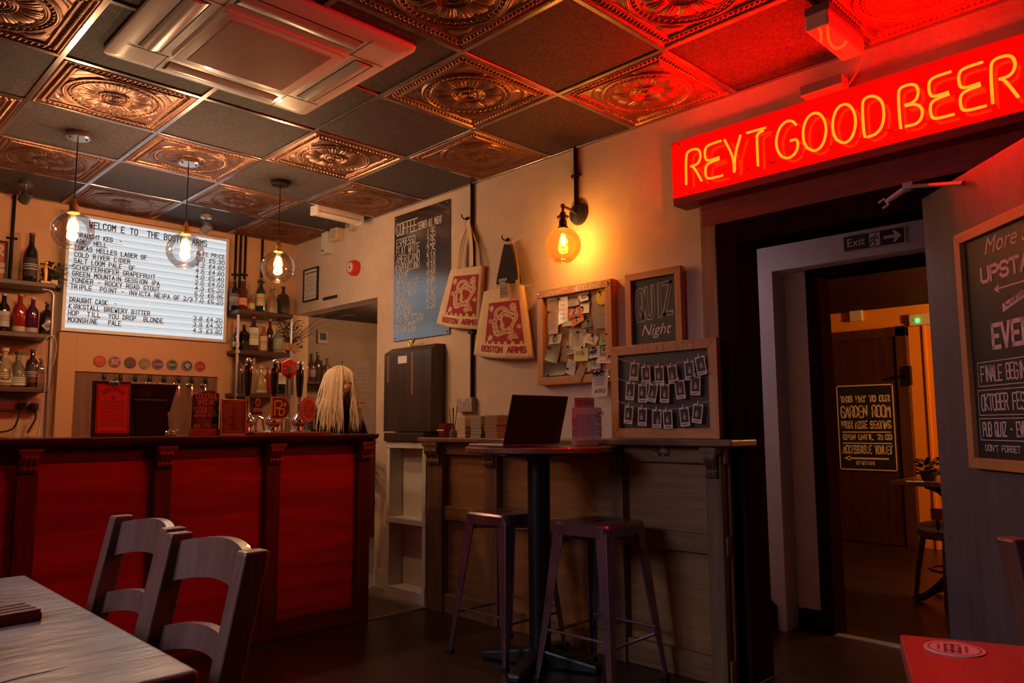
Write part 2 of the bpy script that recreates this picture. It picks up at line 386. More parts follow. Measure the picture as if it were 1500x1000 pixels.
# far door leaf in its frame
fd_m = wood('far_door_wood', (.075, .022, .010), (.04, .011, .006), 'z', .6, 7, spec=.2)
d = MB().box(FX-.05, FX-.005, -.93, -.11, .005, 1.95).build('door_2', fd_m, bevel=.004); struct(d)
m = MB(); m.box(FX-.07, FX, -1.03, -.93, 0, 2.05); m.box(FX-.07, FX, -1.03, -.03, 1.95, 2.04); m.box(FX-.07, FX, -.11, -.03, 0, 2.05)
m.build('door_frame', wood('far_frame_wood', (.10, .035, .018), (.05, .018, .01)), d, bevel=.004)
m = MB(); p = on('x', FX-.06, 1217, 606)
m.tube([(FX-.05, p.y, p.z-.09), (FX-.10, p.y, p.z-.09), (FX-.10, p.y, p.z+.09), (FX-.05, p.y, p.z+.09)], .011, 8)
m.tube([(FX-.10, p.y+.02*math.cos(t), p.z+.09+.02*math.sin(t)) for t in [k*.4 for k in range(12)]], .009, 6); m.tube([(FX-.10, p.y+.02*math.cos(t), p.z-.09-.02*math.sin(t)) for t in [k*.4 for k in range(12)]], .009, 6)
m.build('door_handle', C('warm_brass', (.75, .45, .25), .3, .6), d, smooth=True)
a = on('x', FX-.06, 1303, 552); b = on('x', FX-.06, 1330, 550)
m = MB(); m.box(FX-.10, FX-.05, b.y-.035, b.y+.02, b.z-.09, b.z+.09); m.tube([(FX-.08, b.y, b.z), (FX-.08, a.y, a.z-.01)], .012, 6)
m.build('door_closer', blackmetal_m, d, bevel=.004)
# ---- back room behind the hatch
br_m = mat('back_room_paint', (.42, .27, .16), .75, var=.12, vs=5)
m = MB(); m.box(XR+TW, 4.4, 3.2, 3.3, 0, 2.25); m.box(4.3, 4.4, .9, 3.2, 0, 2.25); m.box(XR+TW, 4.4, .8, .9, 0, 2.25); m.box(XR+.02, XR+TW, YB+.14, 3.3, 0, 2.25)
struct(m.build('wall_backroom', br_m))
struct(MB().box(XR+TW, 4.4, .8, 3.3, 2.21, 2.26).build('ceiling_backroom', C('dark_brown_ceiling', (.05, .025, .02), .7)))
struct(MB().box(XR+TW, 4.3, 3.185, 3.2, 0, 1.0).build('trim_10', redpil_m))
# ================================================================ THE BAR
BT = 1.088; BF = .375           # bar top height, bar front plane
bar = thing('bar_counter', 'long red mahogany bar counter with dark moulded top and carved corbels', 'bar counter', (0, 0, 0))
BX0, BX1 = -1.75, 1.815
prof = [(.30, BT-.006), (.306, BT), (1.02, BT), (1.03, BT-.01), (1.02, BT-.045), (.345, BT-.045), (.335, BT-.036), (.318, BT-.03), (.304, BT-.02)]
def xprism(m, poly, x0, x1):    # polygon in y,z swept along x
    return m.prism(poly, x0, x1, Matrix(((0, 1, 0, 0), (1, 0, 0, 0), (0, 0, 1, 0), (0, 0, 0, 1))))
m = MB(); xprism(m, prof, BX0, BX1+.03); m.build('countertop', bartop_m, bar, bevel=.003)
m = MB(); m.box(BX0, BX1, BF+.02, BF+.05, BT-.115, BT-.045); m.build('frieze', redpil_m, bar, bevel=.003)
m = MB(); m.box(BX0, BX1, BF+.0, BF+.05, 0, .10); m.box(BX0, BX1, BF-.008, BF+.05, 0, .035); m.build('skirting', redpil_m, bar, bevel=.004)
PX = [-1.08, -.51, .052, .628, 1.208, 1.788]
for a, b in zip([BX0]+PX, PX):
    MB().box(a, b, BF+.025, BF+.045, .09, BT-.1).build('panel', redpanel_m, bar)
MB().box(BX1-.03, BX1, BF+.03, 1.0, 0, BT-.045).build('end_panel', redpanel_m, bar, bevel=.002)
MB().box(BX0, BX1-.03, .97, 1.0, 0, BT-.045).build('back_board', redpil_m, bar)
def corbel_mb(wd):
    m = MB(); h = wd/2
    m.box(-h-.006, h+.006, -.052, 0, -.018, 0); m.box(-h-.002, h+.002, -.046, 0, -.03, -.018)
    pf = [(0, -.03), (-.042, -.03), (-.046, -.05), (-.038, -.07), (-.026, -.085), (-.022, -.10), (-.03, -.112), (-.026, -.13), (-.012, -.137), (0, -.137)]
    xprism(m, pf, -h+.006, h-.006)
    for k in (-1, 0, 1): m.ball((k*h*.5, -.04, -.052), .011, 8, 6); m.ball((k*h*.5, -.028, -.115), .009, 8, 6); m.cyl((k*h*.5, -.041, -.06), (k*h*.5, -.024, -.10), .006, 6)
    return m
for x in PX:
    h = .041
    p = MB().box(x-h, x+h, BF-.012, BF+.03, 0, BT-.045).build('pilaster', redpil_m, bar, bevel=.004)
    c = corbel_mb(.080).build('corbel', C('corbel_red_wood', (.21, .05, .03), .4), p, smooth=50); c.location = (x, BF-.01, BT-.047); c.scale = (1, 1, .78)
# ---------------------------------------------------------------- back bar: tan board, tap wall
tan = thing('tap_surround', 'flat tan painted board behind the taps below the lit menu', 'board', (0, 0, 0))
m = MB(); TX0, TX1, TZ = .617, 1.845, 1.79
m.box(TX0, .725, 2.33, YB-.002, 0, TZ); m.box(1.727, TX1, 2.33, YB-.002, 0, TZ); m.box(.725, 1.727, 2.33, YB-.002, 1.52, TZ)
m.build('board_face', tan_m, tan, bevel=.002)
tapw_m = wood('walnut_tap_board', (.20, .095, .055), (.11, .05, .03), 'z', .5, 9)
tw_ = MB().box(.726, 1.726, 2.345, YB-.002, 0, 1.519).build('tap_backboard', tapw_m); tag(tw_, 'walnut board set into the tan surround behind the row of taps', 'board')
RN = [('plain orange red round beer badge, first of the row of eight', (.5, .06, .03), (.2, .02, .01)), ('round beer badge with pink lettering on near black', (.03, .012, .02), (.75, .35, .35)),
 ('dark brown round beer badge with faint ring, third of the row', (.06, .03, .025), (.2, .1, .08)), ('olive grey round beer badge with small red mark', (.16, .13, .07), (.5, .4, .3)),
 ('purple round beer badge with pale lettering and gold mark', (.08, .02, .07), (.5, .3, .3)), ('dark teal round beer badge with pale lettering, sixth of the row', (.02, .05, .05), (.5, .45, .4)),
 ('black round beer badge with a white emblem inside a pale ring', (.03, .035, .04), (.55, .52, .48)), ('dark crimson round beer badge, last of the row by the shelf', (.30, .02, .02), (.55, .2, .15))]
for k, (px, py) in enumerate(((146,529),(168,530.5),(190.5,531.5),(212,533),(231,534),(252,535),(274,535.5),(293,537))):
    p = on('y', 2.33, px, py); lab, c1, c2 = RN[k]
    r = thing('beer_badge', lab, 'beer badge', (p.x, 2.33, 1.597), 0, 'round beer badges on the tan board')
    MB().lathe([(.041, 0), (.041, .005), (.038, .008), (.001, .009)], 28, RX).build('disc', C('badge_%d' % k, c1, .45), r, smooth=True)
    e = MB()
    e.lathe([(.037, .0082), (.037, .0095), (.034, .0095), (.034, .0082)], 28, RX, cap=False)
    t = [None, 'ROCK', '', '', '', 'COLE', '', 'IPA'][k]
    if k == 1: e.strokes(fit('ROCKY', .016, -.028, .028, .003), .0045, -.0097); e.strokes(fit('ROAD', .016, -.022, .022, -.018), .0045, -.0097)
    elif k == 3: e.strokes(fit('GREEN', .011, -.022, .022, .0), .003, -.0097); e.strokes(fit('MOUNTAIN', .010, -.027, .027, -.016), .0025, -.0097)
    elif k == 4: e.strokes(fit('LOOM', .014, -.026, .026, -.008), .0035, -.0097)
    elif k == 5: e.strokes(fit('COLD', .013, -.024, .024, -.006), .0035, -.0097)
    elif k == 6: e.strokes([[(0, -.02), (-.016, 0), (-.016, .012), (.016, .012), (.016, 0), (0, -.02)], [(0, -.02), (0, .018)], [(-.012, .0), (.012, 0)]], .005, -.0097)
    elif k == 7: e.strokes(fit('CIDER', .012, -.022, .022, -.006), .003, -.0097)
    elif k == 0: e.strokes([[(-.026, -.006), (0, -.016), (.026, -.006)]], .005, -.0097)
    else: e.strokes([[(-.02, -.008), (0, .012), (.02, -.008)]], .004, -.0097)
    e.build('emblem', C('badge_mark_%d' % k, c2, .6), r)
# wall taps
def make_tap():
    t = thing('beer_tap', 'x', 'beer tap', (0, 0, 0), 0, 'beer taps on the walnut board')
    MB().lathe([(.009, .0), (.0135, .006), (.015, .03), (.010, .05), (.008, .052)], 12, T3(0, -.052, .0)).build('tap_handle', black_m, t, smooth=True)
    m = MB(); m.lathe([(.02, 0), (.02, .004), (.011, .008), (.011, .05)], 12, T3(0, 0, -.012) @ RX); m.ball((0, -.052, -.012), .0135, 12, 8)
    m.tube([(0, -.052, -.012), (0, -.062, -.03), (0, -.066, -.075)], [.009, .008, .0065], 10); m.build('tap_body', chrome_m, t, smooth=True)
    MB().tube([(0, -.066, -.072), (0, -.066, -.10)], [.007, .0055], 10).build('spout', C('copper_spout', (.8, .42, .28), .3, .7), t, smooth=True)
    return t
tp = None
for k, px in enumerate((149, 173, 195, 216, 237, 258, 277, 297)):
    p = on('y', 2.345, px, 550); lab = ['first beer tap on the walnut board, behind the red menu', 'second beer tap on the walnut board, right of the red menu', 'third beer tap, above the dark till screen', 'fourth beer tap, above the middle of the till screen', 'fifth beer tap, above the right part of the till screen',
      'sixth beer tap, beside the till with a lit copper spout', 'seventh beer tap, between the till and the cocktail chalkboard', 'eighth beer tap, above the cocktail special chalkboard'][k]
    if tp is None: tp = t = make_tap()
    else: t = dup(tp, (0, 0, 0))
    t.location = (p.x, 2.345, 1.462); t['label'] = lab
# ---------------------------------------------------------------- lit letter menu
LBY = 2.31; LX0, LX1, LZ0, LZ1 = .618, 1.770, 1.792, 2.622
lb = thing('lightbox_menu', 'backlit white letter board listing draught keg and cask beers with prices', 'menu board', (LX0, LBY, LZ0))
wd, ht = LX1-LX0, LZ1-LZ0
scr = bpy.data.materials.new('lit_panel'); scr.use_nodes = True; nt = scr.node_tree; nt.nodes.remove(nt.nodes['Principled BSDF'])
e = nt.nodes.new('ShaderNodeEmission'); e.inputs[0].default_value = (.91, .96, 1.0, 1); e.inputs[1].default_value = 1.0
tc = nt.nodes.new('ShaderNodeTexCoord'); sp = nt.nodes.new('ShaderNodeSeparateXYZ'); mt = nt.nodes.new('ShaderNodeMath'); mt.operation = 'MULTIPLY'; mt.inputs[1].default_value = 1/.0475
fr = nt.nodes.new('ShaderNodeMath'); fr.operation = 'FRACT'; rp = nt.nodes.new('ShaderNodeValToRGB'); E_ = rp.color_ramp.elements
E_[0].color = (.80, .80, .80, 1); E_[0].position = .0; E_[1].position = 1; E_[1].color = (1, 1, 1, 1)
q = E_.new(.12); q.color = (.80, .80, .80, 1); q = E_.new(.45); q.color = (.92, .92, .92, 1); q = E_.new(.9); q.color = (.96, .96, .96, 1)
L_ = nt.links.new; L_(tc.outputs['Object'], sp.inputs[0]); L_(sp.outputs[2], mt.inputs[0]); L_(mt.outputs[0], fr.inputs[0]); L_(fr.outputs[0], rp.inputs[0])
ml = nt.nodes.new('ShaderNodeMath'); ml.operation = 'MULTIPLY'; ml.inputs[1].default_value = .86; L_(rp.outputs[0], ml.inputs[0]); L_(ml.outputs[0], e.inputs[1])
L_(e.outputs[0], nt.nodes['Material Output'].inputs[0])
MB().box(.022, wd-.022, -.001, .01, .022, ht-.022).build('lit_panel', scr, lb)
m = MB(); m.box(0, wd, -.006, .095, 0, .022); m.box(0, wd, -.006, .095, ht-.022, ht); m.box(0, .022, -.006, .095, .022, ht-.022); m.box(wd-.022, wd, -.006, .095, .022, ht-.022); m.box(.02, wd-.02, .012, .095, .02, ht-.02)
m.build('case', C('white_frame', (.75, .76, .76), .4), lb, bevel=.002)
rm = MB()
for k in range(17): rm.box(.024, wd-.024, -.0035, -.001, .022+.0475*k-.002, .022+.0475*k+.001)
rm.build('letter_rail', C('clear_rail', (.6, .62, .64), .3), lb)
lt_m = C('letter_black', (.006, .006, .008), .5)
def row(s, x, z, h=.034, wr=.62, tr=.28, x1=None, wd_=.0058):
    h *= .9; lines = fit(s, h, x-LX0, x1-LX0, z-LZ0-h/2, tr=.5) if x1 else txt(s, h, wr, tr, x-LX0, z-LZ0-h/2)
    m = MB().strokes(lines, wd_, -.0045); xs = [q[0] for L in lines for q in L]; m.cur = 1; m.box(min(xs)-.01, max(xs)+.01, -.004, -.001, z-LZ0-h/2-.009, z-LZ0-h/2-.006)
    m.build('letter_row', [lt_m, C('clear_rail', (.6, .62, .64), .3)], lb)
ROWS = [('WELCOM E TO  THE BOSTON ARMS', .757, 1.59, 2.556, .047, .0095), ('DRAUGHT KEG  -', .684, .975, 2.470, .034, 0), ('ABK  HELL', .680, .875, 2.425, .034, 0), ('LUKAS HELLES LAGER GF', .676, 1.150, 2.378, .034, 0),
 ('COLD RIVER CIDER', .675, 1.035, 2.331, .034, 0), ('SALT LOOM PALE  GF', .673, 1.070, 2.286, .034, 0), ('SCHOFFERHOFER GRAPEFRUIT', .669, 1.215, 2.241, .034, 0), ('GREEN MOUNTAIN SESSION IPA', .668, 1.248, 2.195, .034, 0),
 ('YONDER - ROCKY ROAD STOUT', .666, 1.250, 2.150, .034, 0), ('TRIPLE  POINT - INVICTA NEIPA GF 2/3', .662, 1.495, 2.104, .034, 0), ('DRAUGHT CASK  -', .661, .960, 2.012, .034, 0), ('KIRKSTALL BREWERY BITTER', .659, 1.190, 1.965, .034, 0), ('HOP  TILL  YOU DROP  BLONDE', .657, 1.285, 1.919, .034, 0), ('MOONSHINE   PALE', .657, .995, 1.872, .034, 0)]
for s, x0, x1, z, h, wv in ROWS: row(s, x0, z, h, x1=x1, wd_=(wv or .0075)*.78)
for k, s in enumerate(('ABV% PRICE', '5.0 £5.30', '4.2 £4.60', '4.5 £4.60', '4.0 £5.40', '2.5 £4.50', '4.3 £5.20', '5.0 £6.95', '7.0 £5.20')): row(s, 1.515, 2.470-.0457*k-(0 if k else 0), .033, x1=1.735, wd_=.0055)
for k, s in enumerate(('3.8 £4.20', '3.9 £4.30', '4.3 £3.80')): row(s, 1.513, 1.962-.0465*k, .033, x1=1.733, wd_=.0055)
# ---------------------------------------------------------------- pipe-and-plank bottle shelves
def shelf_unit(name, lab, x0, x1, tops, ups, curve):
    t = thing(name, lab, 'shelf', (0, 0, 0))
    sh_m = wood('shelf_plank', (.10, .045, .03), (.05, .02, .015), 'x')
    for z in tops: MB().box(x0, x1, 2.15, YB-.002, z-.03, z).build('plank', sh_m, t, bevel=.003)
    for x in ups:
        top = tops[0]-.03
        pts = [(x, 2.165, .90), (x, 2.165, top-.05)]+[(x-curve*.035*(1-math.cos(k*PI/8)), 2.165, top-.05+.035*math.sin(k*PI/8)) for k in range(1, 5)]+[(x-curve*.07, 2.165, top-.014)]
        MB().tube(pts, .0105, 10).build('upright', steel_m, t, smooth=True)
        for z in tops[1:]: MB().lathe([(.019, -.012), (.019, .012)], 12, T3(x, 2.165, z-.015)).build('bracket', steel_m, t, smooth=True)
    return t
SZL = [2.082, 1.745, 1.393]; SZR = [2.045, 1.728, 1.393]
shelf_unit('bottle_shelf', 'three plank bottle shelf on a bent pipe at the left photo edge', -.6, .535, SZL, [.528], 1)
shelf_unit('bottle_shelf', 'plank and pipe bottle shelf between the lit menu and the serving hatch', 1.79, 2.262, SZR, [1.80, 2.25], 0)
bc = MB().box(1.85, 2.40, 1.95, YB-.002, .86, .90).build('service_counter', darkwood_m); tag(bc, 'dark counter under the right bottle shelf behind the bar', 'counter')
bc2 = MB().box(1.86, 2.39, 1.98, YB-.004, 0, .86).build('cabinet_body', darkwood_m, bc)
# bottles
PR = {'wine': [(.036,0),(.038,.004),(.038,.17),(.034,.20),(.016,.235),(.0145,.295),(.016,.296),(.016,.31)],
 'spirit': [(.036,0),(.039,.004),(.039,.16),(.036,.178),(.016,.205),(.014,.25),(.016,.252),(.016,.265)],
 'square': [(.036,0),(.040,.004),(.040,.15),(.036,.165),(.017,.18),(.014,.22),(.017,.222),(.017,.235)],
 'decanter': [(.034,0),(.046,.01),(.05,.06),(.046,.11),(.028,.15),(.017,.17),(.016,.21),(.021,.215),(.021,.235)],
 'tall': [(.030,0),(.033,.004),(.034,.2),(.028,.225),(.014,.26),(.013,.31),(.015,.312),(.015,.335)]}
def bottle_glass(c): 
    k = 'bottle_%s' % (c,)
    if k not in M_:
        M_[k] = mat('bottle_glass', c, .08, 0, spec=.7, coat=.5); M_[k].node_tree.nodes['Principled BSDF'].inputs['Transmission Weight'].default_value = .35
    return M_[k]
def bottle(kind, x, y, z, s, glass, label, lab, cap=(.02, .02, .02), grp='bottles on the shelf', lz=(.25, .55), mark=None, pourer=False):
    t = thing('spirit_bottle' if kind != 'wine' else 'wine_bottle', lab, 'bottle', (x, y, z), 0, grp)
    pf = [(r*s, h*s) for r, h in PR[kind]]; sq = kind == 'square'; n = 4 if sq else 18
    M = Matrix.Rotation(PI/4+.2, 4, 'Z') if sq else None
    if sq: pf = [(r*1.2 if h < .17*s else r, h) for r, h in pf]
    MB().lathe(pf[:-2], n, M).build('glass_body', bottle_glass(glass), t, smooth=True, bevel=.004*s if sq else 0)
    MB().lathe([(pf[-2][0]*1.02, pf[-2][1]), (pf[-1][0]*1.02, pf[-1][1])], 12).build('cap', C('cap_%s' % (cap,), cap, .35), t, smooth=True)
    if pourer: MB().tube([(0, 0, pf[-1][1]), (0, 0, pf[-1][1]+.02), (-.01, -.006, pf[-1][1]+.05)], .0045, 6).build('pourer', chrome_m, t, smooth=True)
    r = pf[2][0]; bh = pf[2][1]
    if label:
        R_ = r*1.012
        if sq: MB().lathe([(R_, bh*lz[0]*1.4), (R_, bh*lz[1]*1.5)], 4, M, cap=False).build('label_band', C('lab_%s' % (label,), label, .7), t)
        else: MB().lathe([(R_, bh*lz[0]*1.2), (R_, bh*lz[1]*1.5)], 24, cap=False).build('label_band', C('lab_%s' % (label,), label, .7), t, smooth=True)
        m = MB(); zc = bh*(lz[0]*1.2+lz[1]*1.5)/2; rr = R_*(.78 if sq else 1)+.001
        ps = mark or 'III'
        # two dark bars of small print wrapped on the label
        for dz in (-.012*s, .004*s, .016*s):
            m.lathe([(rr, zc+dz), (rr, zc+dz+.004*s)], 24, cap=False)
        if not sq: m.build('label_print', C('print_%s' % (tuple(round(1-v, 1) for v in label),), tuple(.15+.5*(1-v) if sum(label) < 1 else v*.25 for v in label), .7), t)
    return t
G1 = 'bottles on the left shelf'; G2 = 'bottles on the right shelf'
def BL(px, z, dy=2.25): return on('y', dy, px, 500).x
DG, GG, AM, RD, PU, CL = (.012, .012, .010), (.02, .05, .02), (.22, .08, .02), (.40, .02, .02), (.10, .015, .10), (.35, .28, .22)
bottle('wine', .405, 2.26, SZL[0], 1.10, (.02, .016, .012), (.05, .035, .03), 'tall dark wine bottle with black label on the top left shelf', (.25, .04, .03), G1, (.2, .6))
for px, k, s, g, l, lab, cp, lz in ((2, 'spirit', .95, DG, (.45, .40, .36), 'black bottle with white label cut by the left photo edge, middle shelf', (.4, .38, .36), (.2, .6)), (26, 'spirit', .98, RD, (.6, .5, .42), 'bright red gin bottle with pale label strip, left middle shelf', (.55, .1, .06), (.06, .18)),
   (45, 'spirit', .92, PU, (.55, .46, .42), 'purple gin bottle with pale label strip, left middle shelf', (.45, .25, .2), (.06, .18)), (66, 'square', .95, DG, None, 'black squarish bottle with pale diamond label, left middle shelf', (.05, .05, .05), (.2, .5))):
    b = bottle(k, BL(px, 1), 2.25, SZL[1], s, g, l, lab, cp, G1, lz)
    if px == 66:
        m = MB(); m.prism([(0, -.034), (.036, 0), (0, .034), (-.036, 0)], -.037, -.034); o = m.build('diamond_label', C('lab_dia', (.55, .48, .42), .7), b); o.location = (0, -.002, .06)
        o2 = MB(); o2.strokes([[(-.02, .004), (.02, .004)], [(-.014, -.006), (.014, -.006)]], .0035, -.0405); o2.build('label_print', C('prt', (.1, .08, .07), .7), b).location = (0, -.002, .06)
for px, k, s, g, l, lab, cp, lz in ((-4, 'wine', .95, DG, None, 'thin dark bottle cut by the left photo edge, bottom shelf', (.1, .02, .02), (.2, .5)), (9, 'decanter', 1.08, (.50, .36, .20), (.62, .5, .3), 'pale rum bottle with cream label and big J, bottom left shelf', (.5, .42, .3), (.4, .9)), (29, 'decanter', 1.0, (.20, .17, .14), (.58, .54, .46), 'round shouldered clear bottle with white label, bottom left shelf', (.05, .05, .05), (.2, .75)),
   (50, 'spirit', .96, (.05, .02, .015), (.10, .03, .02), 'dark rum bottle with red figure on the label, bottom left shelf', (.04, .02, .02), (.2, .6)), (63, 'square', .85, (.30, .18, .12), (.35, .12, .08), 'small amber bottle beside the shelf pipe, bottom left shelf', (.3, .2, .15), (.2, .5))):
    b = bottle(k, BL(px, 1), 2.26, SZL[2], s, g, l, lab, cp, G1, lz)
    if px == 9:
        o = MB(); o.strokes(txt('J', .07, .6), .009, 0); o.build('letter_mark', C('prt', (.1, .08, .07), .7), b).location = (-.018, -.0575, .05)
# gold statuette, pot plant and gold box on the top shelf
p = on('y', 2.24, 67, 400)
m = MB(); m.box(-.03, .03, -.022, .022, 0, .03)
st = thing('statuette', 'small gold statuette with raised arms on the top left shelf', 'ornament', (p.x, 2.24, SZL[0]))
MB().box(-.032, .032, -.022, .022, 0, .026).build('base', C('dark_gold', (.35, .2, .06), .4, .7), st, bevel=.003)
m = MB(); m.tube([(0, 0, .026), (.002, 0, .06), (-.002, 0, .10), (0, 0, .135)], [.012, .010, .014, .008], 10); m.ball((0, 0, .15), .012)
for s in (-1, 1): m.tube([(s*.012, 0, .125), (s*.035, 0, .115), (s*.045, 0, .145)], .006, 8)
m.build('figure', C('bright_gold', (.95, .60, .18), .3, .45), st, smooth=True)
p = on('y', 2.23, 79, 410); o = MB().box(p.x-.02, p.x+.02, 2.21, 2.25, SZL[0], SZL[0]+.036).build('gift_box', C('gold_card', (.6, .42, .2), .5), bevel=.003); tag(o, 'tiny gold box at the end of the top left shelf', 'box')
def plant(name, lab, loc, n, spread, h, leaf, colr, pot=None):
    t = thing(name, lab, 'plant', loc); m = MB(); st_ = MB(); rnd = random.Random(int(loc[0]*100))
    for k in range(n):
        a = rnd.uniform(0, 2*PI); r = spread*math.sqrt(rnd.random()); z = h*rnd.uniform(.15, 1)
        b = Vector((r*math.cos(a), r*math.sin(a)*.7, z)); d = Vector((math.cos(a)+rnd.uniform(-.5, .5), math.sin(a)+rnd.uniform(-.5, .5), rnd.uniform(-.3, .8))).normalized(); s = Vector((-d.y, d.x, .2)).normalized()*leaf*.4
        m.add([b, b+d*leaf*.5+s, b+d*leaf, b+d*leaf*.5-s, b+d*leaf*.5+Vector((0, 0, leaf*.1))], [(0, 4, 1), (1, 4, 2), (2, 4, 3), (3, 4, 0)])
        if k % 4 == 0: st_.tube([(0, 0, .01), (b.x*.4, b.y*.4, z*.6), b], .0018, 5)
    o = m.build('foliage', C('leaf_%s' % (colr,), colr, .5, var=.4), t); st_.build('stem', C('stem', (.12, .08, .04), .7), t)
    if pot: MB().lathe([(pot*.75, 0), (pot, .06), (pot*.9, .06), (pot*.85, .05)], 16).build('pot', C('pot_dark', (.06, .04, .03), .6), t, smooth=True)
    return t
plant('trailing_plant', 'dark bushy trailing plant behind the statuette on the top left shelf', (.575, 2.32, SZL[0]), 150, .085, .16, .035, (.05, .055, .03), .05)
plant('ivy_plant', 'green ivy plant hanging at the end of the right bottle shelf', (2.285, 2.25, 1.70), 260, .10, .32, .032, (.05, .10, .02))
# right shelf rows
def rowb(z, y, L):
    for px, k, s, g, l, lab, cp, lz in L: bottle(k, BL(px, 1, y), y, z, s, g, l, lab, cp, G2, lz)
rowb(SZR[0], 2.25, [(341, 'spirit', .92, DG, (.16, .10, .08), 'dark bottle beside the lit menu, top right shelf', (.1, .08, .08), (.2, .6)), (353, 'spirit', .96, (.12, .03, .025), (.75, .16, .05), 'dark bottle with orange red label, top right shelf', (.35, .28, .25), (.25, .45)), (366, 'square', .62, (.3, .2, .1), (.6, .45, .2), 'small amber bottle with yellow label, top right shelf', (.4, .3, .2), (.2, .5)),
  (380, 'wine', .93, GG, (.62, .52, .25), 'green bottle with cream label, top right shelf', (.5, .1, .06), (.3, .65)), (397, 'decanter', .95, (.42, .28, .18), None, 'clear cut decanter of whisky, top right shelf', (.35, .25, .18), (.2, .5)), (413, 'square', 1.02, (.05, .022, .018), (.05, .035, .03), 'square black label whiskey bottle, top right shelf', (.03, .02, .02), (.1, .6))])
rowb(SZR[1], 2.24, [(346, 'spirit', .72, DG, (.5, .3, .08), 'small black bottle with gold label by the left pipe, second shelf', (.6, .4, .1), (.2, .4)), (357, 'square', .9, DG, None, 'dark square bottle without label, second right shelf', (.04, .03, .03), (.2, .5)), (371, 'spirit', 1.06, (.10, .04, .03), (.62, .55, .42), 'tall rum bottle with cream label and red cap, second right shelf', (.5, .05, .04), (.25, .75)), (386, 'spirit', .82, (.42, .18, .07), (.65, .42, .25), 'amber bottle with peach label, second right shelf', (.45, .15, .08), (.1, .65)),
  (395, 'tall', .82, (.05, .012, .012), None, 'slim dark bottle with red cap, second right shelf', (.5, .06, .04), (.2, .5)), (406, 'square', .88, (.33, .34, .22), (.38, .38, .25), 'pale green square gin bottle with steel cap, second right shelf', (.45, .42, .38), (.2, .6))])
rowb(SZR[2], 2.24, [(350, 'tall', .9, (.14, .08, .06), None, 'slim brown bottle by the left pipe, lowest right shelf', (.3, .2, .15), (.2, .5)), (362, 'spirit', .9, (.2, .1, .06), None, 'brown bottle behind the first pump handle, lowest right shelf', (.25, .15, .1), (.2, .5)), (373, 'tall', .86, (.42, .28, .18), None, 'slim pale bottle right of the first pump handle, lowest shelf', (.5, .4, .32), (.2, .5)), (384, 'decanter', .96, (.50, .33, .12), (.6, .45, .25), 'amber decanter bottle with cream label, lowest right shelf', (.6, .3, .1), (.1, .4)), (394, 'spirit', .8, (.30, .02, .05), None, 'crimson liqueur bottle left of the second pump handle, lowest shelf', (.2, .05, .05), (.2, .5)), (413, 'spirit', .98, DG, (.62, .52, .45), 'black bottle with white label left of the red shield, lowest shelf', (.04, .03, .03), (.45, .75)), (427, 'tall', .82, (.22, .14, .1), None, 'slim brown bottle right of the red shield pole, lowest shelf', (.3, .2, .15), (.2, .5))])
# cardboard UP NEXT sign
p = on('y', 2.13, 424, 508)
o = thing('hanging_sign', 'small tan wooden sign with orange letters hung on the shelf pipe', 'sign', (p.x, 2.13, p.z))
MB().prism([(-.06, -.022), (.055, -.032), (.07, -.008), (.062, .022), (.03, .03), (-.058, .033), (-.068, .006)], 0, .012).build('plaque', C('tan_ply', (.42, .22, .10), .6), o, bevel=.002)
MB().strokes(fit('UP NEXT', .034, -.052, .055, -.016), .006, -.002).build('lettering', C('sign_orange', (.55, .22, .05), .6), o)
# conduits, sockets and cables on the back wall
def conduit(lab, x, z0, z1, clips, y=YB-.012, cat='pipe'):
    t = thing('conduit_pipe', lab, cat, (x, y, 0)); MB().cyl((0, 0, z0), (0, 0, z1), .0105, 10).build('pipe', blackmetal_m, t, smooth=True)
    for z in clips:
        m = MB(); m.cb((0, .004, z), (.03, .02, .016)); m.ball((-.024, .002, z), .009, 8, 6); m.ball((.024, .002, z), .009, 8, 6); m.build('clip', blackmetal_m, t, bevel=.002)
conduit('black conduit down the back wall at the left photo edge', .318, 2.09, ZC, [2.40])
for k, (x, s) in enumerate(((1.868, 'first black conduit right of the lit menu, closest to it'), (1.908, 'middle black conduit of the three right of the lit menu'), (1.948, 'last black conduit of the three right of the lit menu'))): conduit(s, x, 2.05, ZC, [2.36+.006*k])
conduit('thin black conduit behind the right glass pendant on back wall', 2.095, 2.05, ZC, [2.33])
def socket(lab, loc, rz, col=(.36, .3, .28), plugs=()):
    t = thing('wall_socket', lab, 'socket', loc, rz)
    MB().box(-.075, .075, -.036, 0, -.045, .045).build('back_box', C('box_grey', (.3, .25, .23), .5), t, bevel=.004)
    MB().box(-.073, .073, -.043, -.036, -.043, .043).build('face_plate', C('plate_%s' % (col,), col, .35, .3), t, bevel=.002)
    m = MB()
    for sx in (-.036, .036):
        for dx, dz in ((0, .008), (-.011, -.010), (.011, -.010)): m.cb((sx+dx, -.044, dz-.008), (.006, .003, .009))
    m.build('pin_holes', C('pin', (.75, .7, .66), .5), t)
    m = MB(); m.cb((-.008, -.045, .026), (.011, .006, .022)); m.cb((.008, -.045, .026), (.011, .006, .022)); m.build('switch', C('switch', (.8, .72, .68), .4), t, bevel=.001)
    for sx in plugs: MB().box(sx-.022, sx+.022, -.085, -.044, -.035, .012).build('plug', black_m, t, bevel=.006)
    return t
p = on('y', 2.37, 3, 591); socket('double wall socket cut by the left photo edge under the shelf', (p.x, YB, p.z), 0)
p = on('y', 2.37, 40, 593); socket('double wall socket with black plugs under the left bottle shelf', (p.x, YB, p.z), 0, plugs=(-.036, .036))
a = on('y', 2.33, 30, 605)
